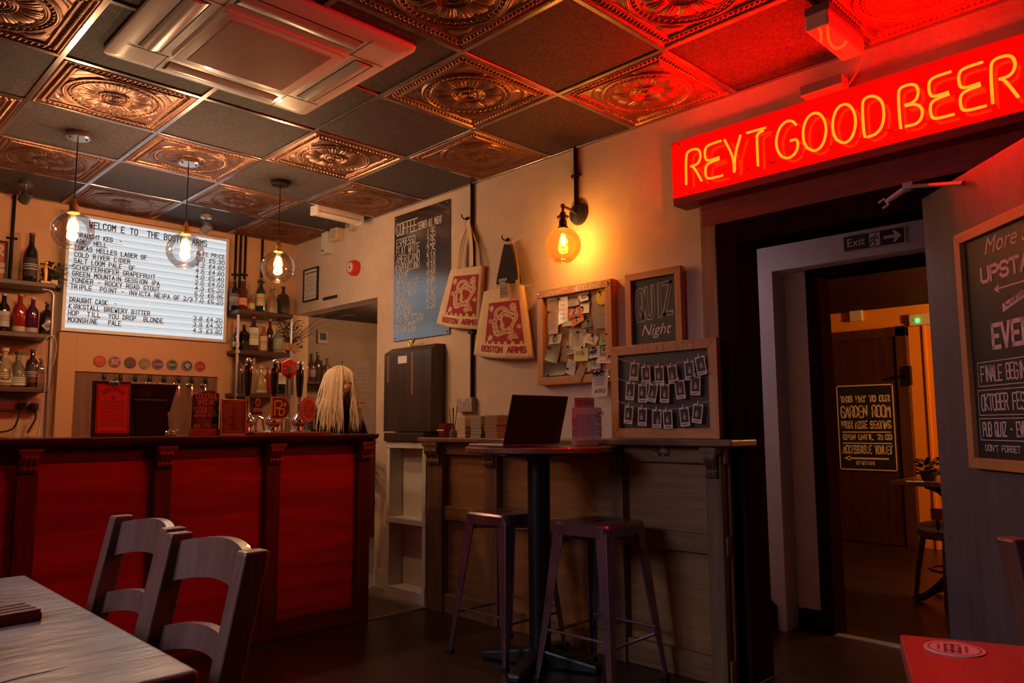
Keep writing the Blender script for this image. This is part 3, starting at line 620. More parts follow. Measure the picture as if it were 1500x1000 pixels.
for k, (lab, pts, r, mm) in enumerate((('black plug cable looping from the socket to the bar', [(28, 604), (26, 615), (20, 628), (8, 632), (-5, 633)], .006, black_m), ('black appliance cable crossing below the left shelf', [(52, 600), (53, 612), (46, 624), (40, 634)], .006, black_m), ('pale cable dangling beside the shelf pipe at the left', [(60, 515), (66, 495), (78, 490), (84, 505), (80, 525), (77, 535)], .0035, C('pale_cable', (.4, .34, .32), .5)), ('thin grey cable running down the left shelf pipe', [(62, 512), (68, 555), (62, 590), (55, 640)], .0035, C('pale_cable', (.4, .34, .32), .5)))):
    y = (2.345, 2.36, 2.135, 2.14)[k]
    P_ = [tuple(on('y', y, *q)) for q in pts]
    tag(MB().tube(chaikin(P_, 3), r, 7).build('cable', mm, smooth=True), lab, 'cable')

# framed red print cut by the left photo edge
p = on('y', YB-.02, 1, 380); t = thing('framed_print', 'red print in dark frame cut by the left edge, above the bottle shelf', 'framed print', (p.x-.115, YB-.035, SZL[0])); t.rotation_euler = (-.09, 0, 0)
MB().box(-.15, .15, -.02, .0, 0, .29).build('frame', darkwood_m, t, bevel=.003); MB().box(-.13, .13, -.022, -.018, .02, .27).build('print_sheet', C('print_orange', (.50, .10, .04), .5), t)
m = MB(); m.strokes(fit('BEER', .06, -.10, .12, .19), .014, -.0226); m.strokes([[(-.10, .12), (.12, .12)], [(-.10, .08), (.12, .08)]], .03, -.0226); m.build('lettering', C('print_cream', (.6, .5, .35), .7), t)
# ================================================================ ON THE BAR
def mark_lines(m, x0, x1, z0, z1, n, y=-.001, w=.0025, seed=1, indent=.15):
    rnd = random.Random(seed)
    for k in range(n):
        z = z1-(z1-z0)*k/max(1, n-1); a = x0+(x1-x0)*rnd.uniform(0, indent); b = x1-(x1-x0)*rnd.uniform(0, indent*2)
        m.strokes([[(a, z), (b, z)]], w, y)
    return m
# red menu on a clipboard
p = on('y', .55, 163, 620)
t = thing('menu_clipboard', 'red printed cocktail menu clipped to a dark board beside the till', 'menu', (p.x, .55, BT))
t.rotation_euler = (-.06, 0, -.05)
MB().box(-.088, .088, 0, .012, 0, .275).build('board', darkwood_m, t, bevel=.003)
redp = C('red_paper', (.80, .08, .07), .7)
MB().box(-.070, .080, -.003, -.0005, .018, .258).build('paper', redp, t)
m = MB(); m.strokes([[(-.064, .024), (.074, .024), (.074, .252), (-.064, .252), (-.064, .024)]], .004, -.0035)
for k, ch in enumerate('COCKTAILS'): 
    a = -1.0+2.0*k/8; m.strokes(txt(ch, .018, .6, .2, .005+.052*math.sin(a)-.005, .185+.04*math.cos(a)), .004, -.0035)
mark_lines(m, -.054, .064, .05, .175, 15, -.0035, .0025, 3, .05); m.strokes([[(.0, .195), (.01, .185)]], .008, -.0035)
m.build('print', C('dark_red_ink', (.30, .015, .015), .7), t)
MB().box(-.02, .03, -.012, .0, .25, .272).build('clip', chrome_m, t, bevel=.004)
# till
p = on('y', .72, 222, 600)
t = thing('till', 'black touchscreen till seen from behind on the bar top', 'till', (p.x, .72, BT))
m = MB(); m.prism([(-.128, .275), (.125, .275), (.09, .13), (.055, .11), (-.12, .11)], -.02, .015); m.build('screen', C('till_black', (.012, .013, .02), .6, spec=.15), t, bevel=.006)
m = MB(); m.box(-.13, .125, -.022, .017, .270, .277); m.build('screen_edge', C('till_edge', (.3, .25, .24), .4), t, bevel=.002)
M = MB(); M.add([(-.10, -.07, 0), (.075, -.07, 0), (.075, .12, 0), (-.10, .12, 0), (-.11, -.05, .19), (.06, -.05, .19), (.06, .03, .19), (-.11, .03, .19)], [(0,1,5,4),(1,2,6,5),(2,3,7,6),(3,0,4,7),(4,5,6,7),(3,2,1,0)]); M.build('stand', C('till_dark', (.006, .006, .009), .6, spec=.15), t, bevel=.006)
m = MB(); m.strokes([[(-.055, .215), (-.02, .215), (-.02, .245), (-.055, .245), (-.055, .215)], [(-.045, .225), (-.03, .225), (-.03, .237)]], .004, -.021); m.build('emblem', C('till_mark', (.035, .035, .04), .4), t)
# bottle stoppers
for k, (px, lab) in enumerate(((245, 'small chrome bottle stopper left of the pair by the till'), (254, 'small chrome bottle stopper right of the pair by the till'))):
    p = on('y', .52, px, 625); t = thing('bottle_stopper', lab, 'stopper', (p.x, .52, BT), 0, 'bottle stoppers by the till')
    MB().lathe([(.014, 0), (.016, .004), (.010, .012), (.012, .02), (.004, .028)], 12).build('base', chrome_m, t, smooth=True); MB().tube([(0, 0, .02), (.01, 0, .032), (.022, 0, .03)], .004, 7).build('spout', chrome_m, t, smooth=True)
# cocktail special chalkboard
p = on('y', .55, 301, 625)
t = thing('table_chalkboard', 'small cocktail special chalkboard with pink chalk on a red wood block', 'chalkboard', (p.x, .55, BT))
MB().prism([(-.075, .02), (.072, .02), (.070, .225), (.03, .243), (-.01, .236), (-.05, .228), (-.072, .215)], 0, .01).build('slate', chalk_black, t, bevel=.002)
MB().box(-.078, .074, -.025, .035, 0, .036).build('block', C('red_block', (.28, .05, .035), .5), t, bevel=.003)
m = MB(); m.strokes(fit('COCKTAIL', .026, -.055, .060, .197, .06), .004); m.strokes(fit('SPECIAL', .026, -.048, .050, .163, .06), .004)
m.strokes(fit('# PUMPKIN SPICE #', .015, -.066, .066, .137, .1), .0025); m.strokes(fit('PUMPKIN SPICE', .014, -.055, .055, .117, .1), .0025); m.strokes(fit('ESPRESSO MARTINI', .014, -.062, .062, .098, .1), .0025)
mark_lines(m, -.062, .064, .064, .085, 3, -.001, .002, 5); m.strokes(fit('£8.95 / 2 FOR £14', .016, -.062, .058, .042, .1), .003)
m.build('lettering', C('pink_chalk', (.62, .33, .33), .9), t)
# framed drinks list
p = on('y', .50, 343, 628)
t = thing('framed_menu', 'dark two column drinks list in a pale pink frame on the bar', 'menu', (p.x, .50, BT)); t.rotation_euler = (-.05, 0, .06)
m = MB(); m.box(-.076, .076, 0, .012, 0, .009); m.box(-.076, .076, 0, .012, .186, .195); m.box(-.076, -.068, 0, .012, 0, .195); m.box(.068, .076, 0, .012, 0, .195); m.build('frame', C('pink_frame', (.55, .28, .26), .5), t, bevel=.002)
MB().box(-.07, .07, .003, .01, .006, .19).build('sheet', C('dark_sheet', (.07, .02, .022), .4), t)
m = MB(); mark_lines(m, -.062, -.006, .03, .165, 17, .002, .003, 7, .2); mark_lines(m, .006, .062, .03, .165, 17, .002, .003, 8, .2); m.strokes([[(-.03, .178), (.04, .178)]], .006, .002); m.strokes([[(-.055, .02), (.055, .02)]], .004, .002)
m.build('print', C('pink_print', (.34, .15, .15), .7), t)
# hand pumps
def make_pump():
    t = thing('beer_pump', 'x', 'beer pump', (0, 0, 0), 0, 'hand pumps on the bar')
    MB().lathe([(.012, .22), (.016, .235), (.021, .29), (.024, .34), (.022, .38), (.014, .405), (.010, .41)], 16).build('handle', C('gloss_black', (.008, .007, .008), .12, coat=.6), t, smooth=True)
    m = MB(); m.lathe([(.012, .405), (.016, .412), (.016, .425), (.010, .435), (.002, .438)], 16); m.build('finial', chrome_m, t, smooth=True)
    m = MB(); m.lathe([(.052, .0), (.056, .006), (.05, .018), (.03, .03), (.026, .045), (.042, .06), (.046, .08), (.036, .10), (.022, .115), (.012, .13), (.010, .225)], 20)
    m.build('pump_body', chrome_m, t, smooth=True)
    m = MB(); m.tube([(.055, -.005, .01), (.055, -.005, .085), (.062, -.02, .105), (.072, -.045, .095), (.078, -.052, .03)], .0085, 10); m.build('swan_neck', chrome_m, t, smooth=True)
    m = MB(); m.lathe([(.014, -.004), (.018, .0), (.016, .02), (.006, .026)], 12, T3(0, -.085, .004)); m.build('clamp_knob', chrome_m, t, smooth=True)
    return t
PY = .60; pump0 = make_pump()
PUMPS = [(362, 'hand pump with a purple clip, partly behind the framed menu'), (401, 'middle hand pump with a gold edged green D shaped clip'), (438, 'hand pump nearest the blonde person with a round red clip')]
for k, (px, lab) in enumerate(PUMPS):
    p = on('y', PY, px, 600); t = pump0 if k == 0 else dup(pump0, (0, 0, 0)); t.location = (p.x, PY, BT-.004); t['label'] = lab; t.rotation_euler = (0, 0, .15)
    if k == 0: P1 = t
    if k == 1: P2 = t
    if k == 2: P3 = t
def clip(par, nm, poly, c, edge_c, y=-.05, off=(0, 0)):
    n = len(poly); pl = [(x+off[0], z+off[1]) for x, z in poly]
    o = MB().prism(pl, y, y+.008).build(nm, C(nm+'_e%s' % (edge_c,), edge_c, .4), par, bevel=.001)
    cx = sum(p[0] for p in pl)/n; cz = sum(p[1] for p in pl)/n
    MB().prism([(cx+(x-cx)*.86, cz+(z-cz)*.88) for x, z in pl], y-.002, y).build('clip_face', C(nm+'_f%s' % (c,), c, .45), o)
    return o
o = clip(P1, 'pump_clip', [(.0, .115), (.065, .115), (.065, .215), (.0, .215)], (.03, .012, .03), (.05, .02, .04))
m = MB(); m.strokes([[(.033+.014*math.cos(t), .185+.018*math.sin(t)) for t in [k*2*PI/14 for k in range(15)]]], .005, -.0525); m.strokes(fit('BITTER', .016, .006, .060, .135), .004, -.0525); m.build('lettering', C('clip_pink', (.6, .38, .4), .6), o)
o = clip(P2, 'pump_clip', [(-.055, .09), (.02, .09)]+[(.02+.055*math.cos(t), .155+.065*math.sin(t)) for t in [-PI/2+k*PI/10 for k in range(1, 11)]]+[(-.055, .22)], (.05, .055, .02), (.55, .30, .07))
m = MB(); m.strokes([[(-.030, .115), (-.030, .195), (.01, .195), (.02, .175), (-.0, .155), (-.03, .155)], [(.0, .115), (.0, .15), (.03, .15), (.035, .13), (.025, .115), (0, .115)], [(.03, .175), (.045, .175)], [(.038, .165), (.038, .185)]], .008, -.0525); m.build('lettering', C('clip_gold', (.75, .45, .10), .5, .3), o)
ell = [(.0+.055*math.cos(t)+.03, .15+.078*math.sin(t)) for t in [k*2*PI/28 for k in range(28)]]
o = clip(P3, 'pump_clip', ell, (.40, .045, .03), (.45, .06, .04))
m = MB()
for k in range(24):
    t_ = k*2*PI/24; cx, cz = .03, .15; m.strokes([[(cx+.042*math.cos(t_), .15+.060*math.sin(t_)), (cx+.051*math.cos(t_), .15+.072*math.sin(t_))]], .006, -.053)
m.build('ring_dashes', C('clip_cream', (.75, .6, .5), .6), o)
m = MB(); m.strokes([[(.005, .175), (.055, .175)], [(.012, .125), (.048, .125)], [(.02, .15), (.03, .165), (.04, .15), (.03, .135), (.02, .15)]], .005, -.053); m.build('lettering', C('clip_gold2', (.62, .28, .08), .6), o)
m = MB()
# red shield lens on a slim pole
p = on('y', .70, 422, 537)
t = thing('tap_lens', 'red shield shaped beer sign with white lettering on a slim steel pole', 'beer sign', (p.x, .70, BT))
MB().tube([(-.006, 0, 0), (-.004, 0, .33)], .007, 10).build('pole', steel_m, t, smooth=True)
o = MB().prism([(-.048, .36), (0, .325), (.047, .36), (.047, .425), (.0, .452), (-.048, .425)], -.022, -.006).build('shield', C('shield_red', (.65, .02, .025), .35), t, bevel=.003)
m = MB(); m.strokes(fit('MELBA', .020, -.036, .036, .385), .0055, -.0228); m.strokes(fit('LAGER', .009, -.02, .02, .366), .002, -.0228); m.build('lettering', C('soft_white', (.8, .7, .68), .6), o)
# drip tray
a = on('y', .5, 362, 620); b = on('y', .5, 474, 620)
t = thing('drip_tray', 'dark red drip mat along the bar under the hand pumps', 'drip tray', (0, 0, 0))
MB().box(a.x, b.x, .40, .535, BT, BT+.012).build('mat', C('red_rubber', (.16, .02, .018), .35), t, bevel=.003)
m = MB(); n = 26
for k in range(n): x = a.x+.02+(b.x-a.x-.04)*k/(n-1); m.box(x-.006, x+.006, .41, .525, BT+.012, BT+.016)
m.build('ribs', C('red_rubber_rib', (.25, .04, .03), .3), t, bevel=.001)
# ================================================================ THE PERSON BEHIND THE BAR
def skin_obj(name, verts, edges, rad, mat_, parent, root=0, sub=2):
    me = bpy.data.meshes.new(name); me.from_pydata(verts, edges, []); o = bpy.data.objects.new(name, me); COL.objects.link(o); o.parent = parent
    me.materials.append(mat_)
    s = o.modifiers.new('skin', 'SKIN'); s.use_smooth_shade = True
    for i, r in enumerate(rad):
        d = me.skin_vertices[0].data[i]; d.radius = (r, r) if not isinstance(r, tuple) else r; d.use_root = i == root
    u = o.modifiers.new('sub', 'SUBSURF'); u.levels = u.render_levels = sub
    return o
class SK:
    def __init__(s): s.v = []; s.e = []; s.r = []
    def a(s, p, r, par=None):
        s.v.append(p); s.r.append(r)
        if par is not None: s.e.append((par, len(s.v)-1))
        return len(s.v)-1
p = on('y', 1.38, 491, 560)
per = thing('person', 'person with long blonde hair in a dark navy top bent behind the bar', 'person', (p.x, 1.38, 0), -.12)
skin_m = mat('skin', (.55, .30, .20), .5, var=.06, vs=20)
k = SK(); pel = k.a((0, .13, .90), .125); sp = k.a((0, .10, 1.04), .115, pel); ch = k.a((0, .03, 1.17), (.125, .10), sp); nb = k.a((0, -.02, 1.275), .06, ch); nk = k.a((0, -.06, 1.335), .046, nb)
jaw = k.a((0, -.115, 1.39), .058, nk); hd = k.a((0, -.10, 1.45), .083, jaw); k.a((0, -.085, 1.505), .062, hd)
k.a((.0, -.20, 1.415), .012, jaw)
for s in (-1, 1):
    sh = k.a((s*.155, .01, 1.225), .055, ch); el = k.a((s*.235, -.0, .99), .040, sh); wr = k.a((s*.13, -.20, .95), .026, el); pm = k.a((s*.10, -.27, .945), (.036, .018), wr)
    for f, (dx, L) in enumerate(((-.028, .062), (-.010, .075), (.009, .072), (.026, .055))):
        f1 = k.a((s*.095+dx, -.27-.045, .942), .010, pm); f2 = k.a((s*.095+dx*1.1, -.27-.045-L*.5, .930), .009, f1); k.a((s*.095+dx*1.1, -.27-.04-L*.85, .912), .008, f2)
    th = k.a((s*.10-s*.045, -.245, .935), .012, wr); k.a((s*.10-s*.06, -.285, .925), .010, th)
    hp = k.a((s*.09, .13, .86), .095, pel); kn = k.a((s*.10, .08, .48), .062, hp); an = k.a((s*.10, .13, .09), .040, kn); k.a((s*.11, .0, .045), .038, an)
skin_obj('body', k.v, k.e, k.r, skin_m, per)
k = SK(); a0 = k.a((0, .14, .86), .145); a1 = k.a((0, .10, 1.04), .13, a0); a2 = k.a((0, .03, 1.16), (.15, .125), a1); a3 = k.a((0, -.0, 1.235), (.10, .09), a2); k.a((0, -.028, 1.285), .066, a3)
for s in (-1, 1):
    sh = k.a((s*.16, .01, 1.225), .072, a2); el = k.a((s*.237, .0, .99), .056, sh); k.a((s*.155, -.155, .958), .042, el)
skin_obj('top', k.v, k.e, k.r, mat('navy_cloth', (.014, .016, .035), .9, bump=.2, bs=80), per)
k = SK(); a0 = k.a((0, .13, .90), .135)
for s in (-1, 1):
    hp = k.a((s*.09, .13, .84), .105, a0); kn = k.a((s*.10, .08, .48), .075, hp); k.a((s*.10, .13, .10), .06, kn)
skin_obj('trousers', k.v, k.e, k.r, C('black_cloth', (.012, .012, .014), .9), per)
m = MB()
for s in (-1, 1): m.ball((s*.032, -.172, 1.445), .011, 10, 8)
m.build('eyes', C('eye', (.12, .08, .06), .2), per, smooth=True)
MB().tube([(-.024, -.176, 1.385), (0, -.184, 1.383), (.024, -.176, 1.385)], [.003, .006, .003], 6).build('lips', C('lips', (.5, .15, .13), .5), per, smooth=True)
m = MB(); rnd = random.Random(4)
m.ball((0, -.068, 1.468), 1, 24, 16, (.098, .105, .098))
for i in range(620):
    az = rnd.uniform(-1.05, PI+1.25) if i % 3 else rnd.uniform(-1.12, -.2) if i % 2 else rnd.uniform(PI+.2, PI+1.35)
    # az 0 = her left (+x), pi/2 = behind; the gap left at -pi/2 shows the face
    sx, sy = math.cos(az), math.sin(az); r0 = rnd.uniform(-.006, .022); L = rnd.uniform(.24, .42)
    wv = rnd.uniform(-.012, .012)
    pts = [(sx*.02, -.08+sy*.02, 1.565+r0*.2), (sx*(.072+r0), -.07+sy*(.077+r0), 1.53), (sx*(.100+r0), -.065+sy*(.107+r0), 1.45), (sx*(.108+r0*1.4)+wv, -.055+sy*(.12+r0), 1.35)]
    fx = sx*(.112+r0*2.2)-wv; fy = -.05+sy*(.14+r0)
    pts += [(fx, fy, 1.34-(L-.2)*.5), (fx+rnd.uniform(-.02, .02), fy+rnd.uniform(-.015, .015), 1.34-(L-.16))]
    m.tube(chaikin(pts, 1), [.005]*6+[.0042]*4+[.003, .0008], 4)
m.build('hair', mat('blonde_hair', (.84, .71, .54), .55, c2=(.56, .43, .30), vs=30, stretch=(4, 4, .5)), per, smooth=True)
# ================================================================ PENDANTS AND SPOTS
glass_m = thin_glass('clear_globe_glass', (.97, .95, .93), 1.5, k=.6)
bulbglass_m = thin_glass('bulb_glass', (1, .93, .8), 1.25, k=.3, glowk=.015)
fil_m = glow('filament_glow', (1, .62, .26), 26)
halo_m = glow('filament_core', (1, .80, .52), 40)
def globe_lamp(t, r, gm, bm_, drop=0, energy=26, colr=(1, .60, .32)):
    # globe centred on the empty's local origin shifted by drop; open bottom rim
    n = 14; pf = [(r*math.sin(a), drop-r*math.cos(a)) for a in [.50+(PI-.50-.26)*i/n for i in range(n+1)]]
    g = MB(); g.lathe(pf, 32, cap=False); g.build('glass_globe', gm, t, smooth='all')
    MB().tube([(pf[0][0]*math.cos(k*PI/16), pf[0][0]*math.sin(k*PI/16), pf[0][1]) for k in range(32)], .0022, 6, closed=True).build('globe_rim', gm, t, smooth='all')
    z = drop+r*.93
    MB().lathe([(.030, z-.002), (.031, z+.006), (.026, z+.012), (.022, z+.016), (.022, z+.045), (.015, z+.052), (.006, z+.075), (.004, z+.08)], 20).build('lamp_cap', bm_, t, smooth=True)
    b = MB().lathe([(.012, z-.0), (.014, z-.02), (.026, z-.06), (.030, z-.085), (.022, z-.112), (.010, z-.122), (.001, z-.124)], 20, cap=False).build('bulb', bulbglass_m, t, smooth='all')
    m = MB()
    for k in range(6):
        a = k*PI/3; m.tube([(.006*math.cos(a), .006*math.sin(a), z-.03), (.015*math.cos(a), .015*math.sin(a), z-.062), (.006*math.cos(a), .006*math.sin(a), z-.096)], .0018, 6)
    m.build('filament', fil_m, b, smooth=True)
    MB().ball((0, 0, z-.062), .011, 12, 8, (1, 1, 2.0)).build('filament_core', halo_m, b, smooth=True)
    lamp('POINT', 'lamp_light', (0, 0, z-.066), energy, colr, .03, parent=b)
PEND = [((116, 196), (105, 338), 'clear glass globe pendant hanging before the menu corner, closest to the bottle shelf pipe', False), ((277, 236), (270, 367), 'clear glass globe pendant between the other two, wholly in front of the lit menu', False), ((414, 266), (407, 391), 'clear glass globe pendant with a dark ceiling rose, above the red shield sign', True)]
for (ax, ay), (gx, gy), lab, dark in PEND:
    x = {116: .31, 277: .898, 414: 1.478}[ax]; g = on('y', .91, gx, gy); x = (x+g.x)/2
    t = thing('pendant_lamp', lab, 'pendant lamp', (x, .91, g.z), 0, 'glass globe pendants over the bar')
    globe_lamp(t, .104, glass_m, brass_m, 0)
    hc_ = ZC-g.z
    rm_ = C('rose_dark', (.03, .025, .025), .35, .5) if dark else C('rose_steel', (.55, .53, .52), .25, .8)
    m = MB(); m.lathe([(.058, hc_-.001), (.060, hc_-.004), (.060, hc_-.026), (.056, hc_-.030), (.001, hc_-.031)], 28); r_ = m.build('ceiling_rose', rm_, t, smooth=True)
    m = MB()
    for s in (-1, 1): m.ball((s*.04, -.012, hc_-.031), .006, 8, 6)
    m.build('screw', black_m, r_)
    MB().cyl((0, 0, .17), (0, 0, hc_-.03), .0035, 8).build('cord', black_m, t)
for k, ((px, py), lab) in enumerate((((38, 276), 'small black ceiling spotlight above the top left bottle shelf'), ((302, 324), 'small steel ceiling spotlight above the right end of the menu'))):
    p = on('z', ZC-.03, px, py-3); t = thing('spotlight', lab, 'spotlight', (p.x, p.y, ZC), .35, 'small ceiling spotlights')
    mm = C('spot_steel', (.55, .53, .53), .3, .7) if k else C('spot_dark', (.12, .11, .11), .35, .6)
    MB().lathe([(.042, 0), (.042, -.02), (.038, -.024), (.001, -.024)], 20).build('mount', mm, t, smooth=True)
    m = MB(); m.cyl((0, 0, -.02), (0, 0, -.06), .010, 8); m.tube([(-.034, 0, -.10), (-.034, 0, -.07), (-.02, 0, -.055), (.02, 0, -.055), (.034, 0, -.07), (.034, 0, -.10)], .005, 8); m.build('bracket', chrome_m, t, smooth=True)
    Mx = T3(0, 0, -.105) @ Matrix.Rotation(.9, 4, 'X')
    MB().lathe([(.026, .045), (.032, .04), (.034, -.03), (.030, -.034), (.026, -.026)], 20, Mx).build('head', mm, t, smooth=True)
    MB().lathe([(.026, -.027), (.001, -.028)], 20, Mx).build('lens', C('lens', (.5, .55, .6), .1, .6), t, smooth=True)
# ================================================================ THINGS ON THE CEILING
acm = C('ac_plastic', (.86, .82, .80), .34, coat=.25); acd = C('ac_gap', (.03, .025, .025), .8)
t = thing('air_conditioner', 'square white ceiling cassette air conditioner with a ribbed central grille', 'air conditioner', (.568, -.65, ZC))
def rsq(h, r, n=5):
    o = []
    for cx, cy, a0 in ((h-r, h-r, 0), (-h+r, h-r, 90), (-h+r, -h+r, 180), (h-r, -h+r, 270)):
        o += [(cx+r*math.cos(math.radians(a0+90*k/n)), cy+r*math.sin(math.radians(a0+90*k/n))) for k in range(n+1)]
    return o
def ring(m, spec):     # stacked rounded squares (half, radius, z)
    n = len(rsq(1, .1)); v = []; f = []
    for h, r, z in spec: v += [(x, y, z) for x, y in rsq(h, r)]
    for j in range(len(spec)-1): f += [(j*n+k, j*n+(k+1) % n, (j+1)*n+(k+1) % n, (j+1)*n+k) for k in range(n)]
    f.append(tuple(range((len(spec)-1)*n, len(spec)*n))); return m.add(v, f)
m = ring(MB(), [(.462, .02, 0), (.467, .02, -.012), (.465, .03, -.022), (.43, .03, -.036), (.40, .03, -.040)]); m.build('panel', acm, t, smooth=30)
m = ring(MB(), [(.262, .02, -.038), (.262, .02, -.050), (.256, .02, -.053)]); g = m.build('grille_frame', acm, t, smooth=30)
m = MB(); m.box(-.212, .212, -.212, .212, -.0532, -.050); m.build('grille_recess', C('grille_brown', (.16, .085, .06), .7), t)
m = MB()
for k in range(43): y = -.210+.010*k; m.box(-.212, .212, y-.0022, y+.0022, -.0565, -.053)
for x in (-.07, .07): m.box(x-.003, x+.003, -.212, .212, -.0555, -.053)
m.build('grille', C('grille_tan', (.40, .23, .16), .5), t)
for k in range(4):
    M = Matrix.Rotation(k*PI/2, 4, 'Z')
    o = MB().box(-.25, .25, .305, .395, -.0405, -.037, M).build('flap_gap', acd, t)
    v = [(-.243, .311, -.041), (.243, .311, -.041), (.243, .389, -.041), (-.243, .389, -.041), (-.243, .345, -.052), (.243, .345, -.052), (-.243, .375, -.050), (.243, .375, -.050)]
    m = MB(); m.add(v, [(0, 4, 5, 1), (4, 6, 7, 5), (6, 3, 2, 7), (0, 3, 6, 4), (1, 5, 7, 2)], M); m.build('louvre_flap', C('ac_flap', (.66, .62, .60), .25, 0), t, smooth=40)
m = MB()
for s in (-1, 1):
    for u in (-1, 1): m.box(s*.262, s*.43, u*.262-.0012, u*.262+.0012, -.0408, -.038) if False else m.cb((s*.346, u*.27, -.0405), (.165, .002, .002)); m.cb((s*.27, u*.346, -.0405), (.002, .165, .002))
m.build('seam', acd, t)
# neon exit light on the ceiling above the sign
a = on('z', ZC-.10, 1238, 84); b = on('z', ZC-.10, 1190, 34)
p = on('z', ZC-.10, 1224, 58)
t = thing('emergency_light', 'slanted red-lit emergency light hanging from the ceiling above the neon', 'emergency light', (p.x, p.y, ZC), .0)
d = Vector((math.cos(0), 0, 0))
MB().box(-.17, .17, -.045, .045, -.115, -.055).build('diffuser', C('gloss_white', (.75, .7, .68), .06, coat=.6), t, bevel=.008)
MB().box(-.165, .165, -.047, .047, -.055, -.022).build('housing', C('grey_housing', (.16, .15, .16), .5), t, bevel=.005)
m = MB()
for x in (-.11, .11): m.cyl((x, 0, -.022), (x, 0, 0), .012, 8)
m.build('mount', blackmetal_m, t)
a = on('x', XR-.03, 1262, 76); b = on('x', XR-.03, 1243, 124)
tag(MB().tube(chaikin([tuple(a), tuple((a+b)/2+Vector((0, -.02, 0))), tuple(b)], 3), .004, 6).build('cable', C('neon_cable', (.5, .4, .4), .4), smooth=True), 'thin cable from the emergency light down to the neon sign', 'cable')
# white batten light beside the wall
p = on('z', ZC-.05, 497, 315)
t = thing('batten_light', 'short white fluorescent batten on the ceiling above the fire alarm', 'ceiling light', (2.115, 1.26, ZC), .06)
MB().box(-.19, .19, -.045, .045, -.035, -.0).build('housing', C('batten_white', (.66, .58, .52), .4), t, bevel=.004)
MB().box(-.185, .185, -.042, .042, -.064, -.035).build('diffuser', C('batten_diffuser', (.75, .70, .66), .25), t, bevel=.012)
for s in (-1, 1): MB().box(s*.192-.012, s*.192+.012, -.045, .045, -.067, -.0).build('end_cap', C('batten_end', (.70, .66, .63), .3), t, bevel=.004)
# ================================================================ THINGS ON THE RIGHT WALL, hatch end first
def wthing(name, lab, cat, px, py, d=0, group=None):
    p = W(px, py, d); return thing(name, lab, cat, (XR, p.y, p.z), RW, group)
t = wthing('control_box', 'tall white box on the wall under the ceiling by the back corner', 'control box', 486, 357)
MB().box(-.045, .045, -.07, 0, -.09, .085).build('box_body', C('box_white', (.66, .62, .58), .4), t, bevel=.004); MB().cb((-.02, -.0705, -.065), (.022, .003, .018)).build('window', black_m, t)
t = wthing('alarm_sounder', 'square cream vented box beside the white control box', 'alarm box', 499, 345)
MB().box(-.055, .055, -.07, 0, -.05, .05).build('box_body', C('box_cream', (.62, .50, .33), .5), t, bevel=.005)
m = MB(); [m.cb((0, -.071, -.03+.012*k), (.07, .003, .004)) for k in range(6)]; m.build('vent_slots', C('vent_dark', (.3, .23, .14), .6), t)
t = wthing('motion_sensor', 'round beige motion sensor next to the batten light end', 'sensor', 520, 331)
MB().lathe([(.045, 0), (.045, .03), (.048, .04), (.042, .06), (.001, .062)], 20, RX).build('housing', C('box_beige', (.50, .42, .34), .5), t, smooth=True); MB().lathe([(.030, .0625), (.02, .068), (.001, .07)], 16, RX).build('lens', C('sensor_lens', (.22, .2, .18), .3), t, smooth=True)
t = wthing('fire_alarm', 'round red fire alarm sounder with a white centre on the wall', 'fire alarm', 522, 393)
MB().lathe([(.058, 0), (.062, .006), (.062, .035), (.052, .055), (.001, .056)], 28, RX).build('housing', C('alarm_red', (.62, .03, .025), .3), t, smooth=True)
MB().lathe([(.036, .0565), (.034, .060), (.001, .060)], 24, RX).build('centre_disc', C('alarm_white', (.68, .63, .6), .4), t, smooth=True)
m = MB(); m.lathe([(.009, .0605), (.008, .064), (.001, .064)], 12, RX); m.strokes([[(-.012, .02), (.012, .02)], [(-.006, -.022), (.006, -.022)]], .004, -.0608); m.build('mark', black_m, t)
t = wthing('framed_licence', 'black framed printed certificate on the wall above the hatch', 'framed certificate', 456.5, 417)
h, v = .118, .140
m = MB(); [m.box(*q) for q in ((-h, h, -.018, 0, -v, -v+.014), (-h, h, -.018, 0, v-.014, v), (-h, -h+.014, -.018, 0, -v, v), (h-.014, h, -.018, 0, -v, v))]; m.build('frame', black_m, t, bevel=.002)
MB().box(-h+.01, h-.01, -.010, -.002, -v+.01, v-.01).build('paper', paper_m, t)
m = MB(); m.strokes([[(-.085, .10), (.085, .10)]], .014, -.0108); mark_lines(m, -.085, .085, .0, .07, 5, -.0108, .004, 2); m.strokes([[(-.085, -.012), (.085, -.012), (.085, -.04), (-.085, -.04), (-.085, -.012)], [(0, -.012), (0, -.04)], [(-.085, -.055), (.085, -.055)], [(-.04, -.055), (-.04, -.10)], [(.04, -.055), (.04, -.10)], [(-.085, -.10), (.085, -.10)]], .003, -.0108); m.build('print', C('ink', (.12, .11, .12), .7), t)
t = wthing('door_catch', 'small black strip fixed to the wall above the serving hatch', 'bracket', 484.5, 436); MB().box(-.105, .10, -.012, 0, -.012, .012).build('strip', black_m, t, bevel=.002)
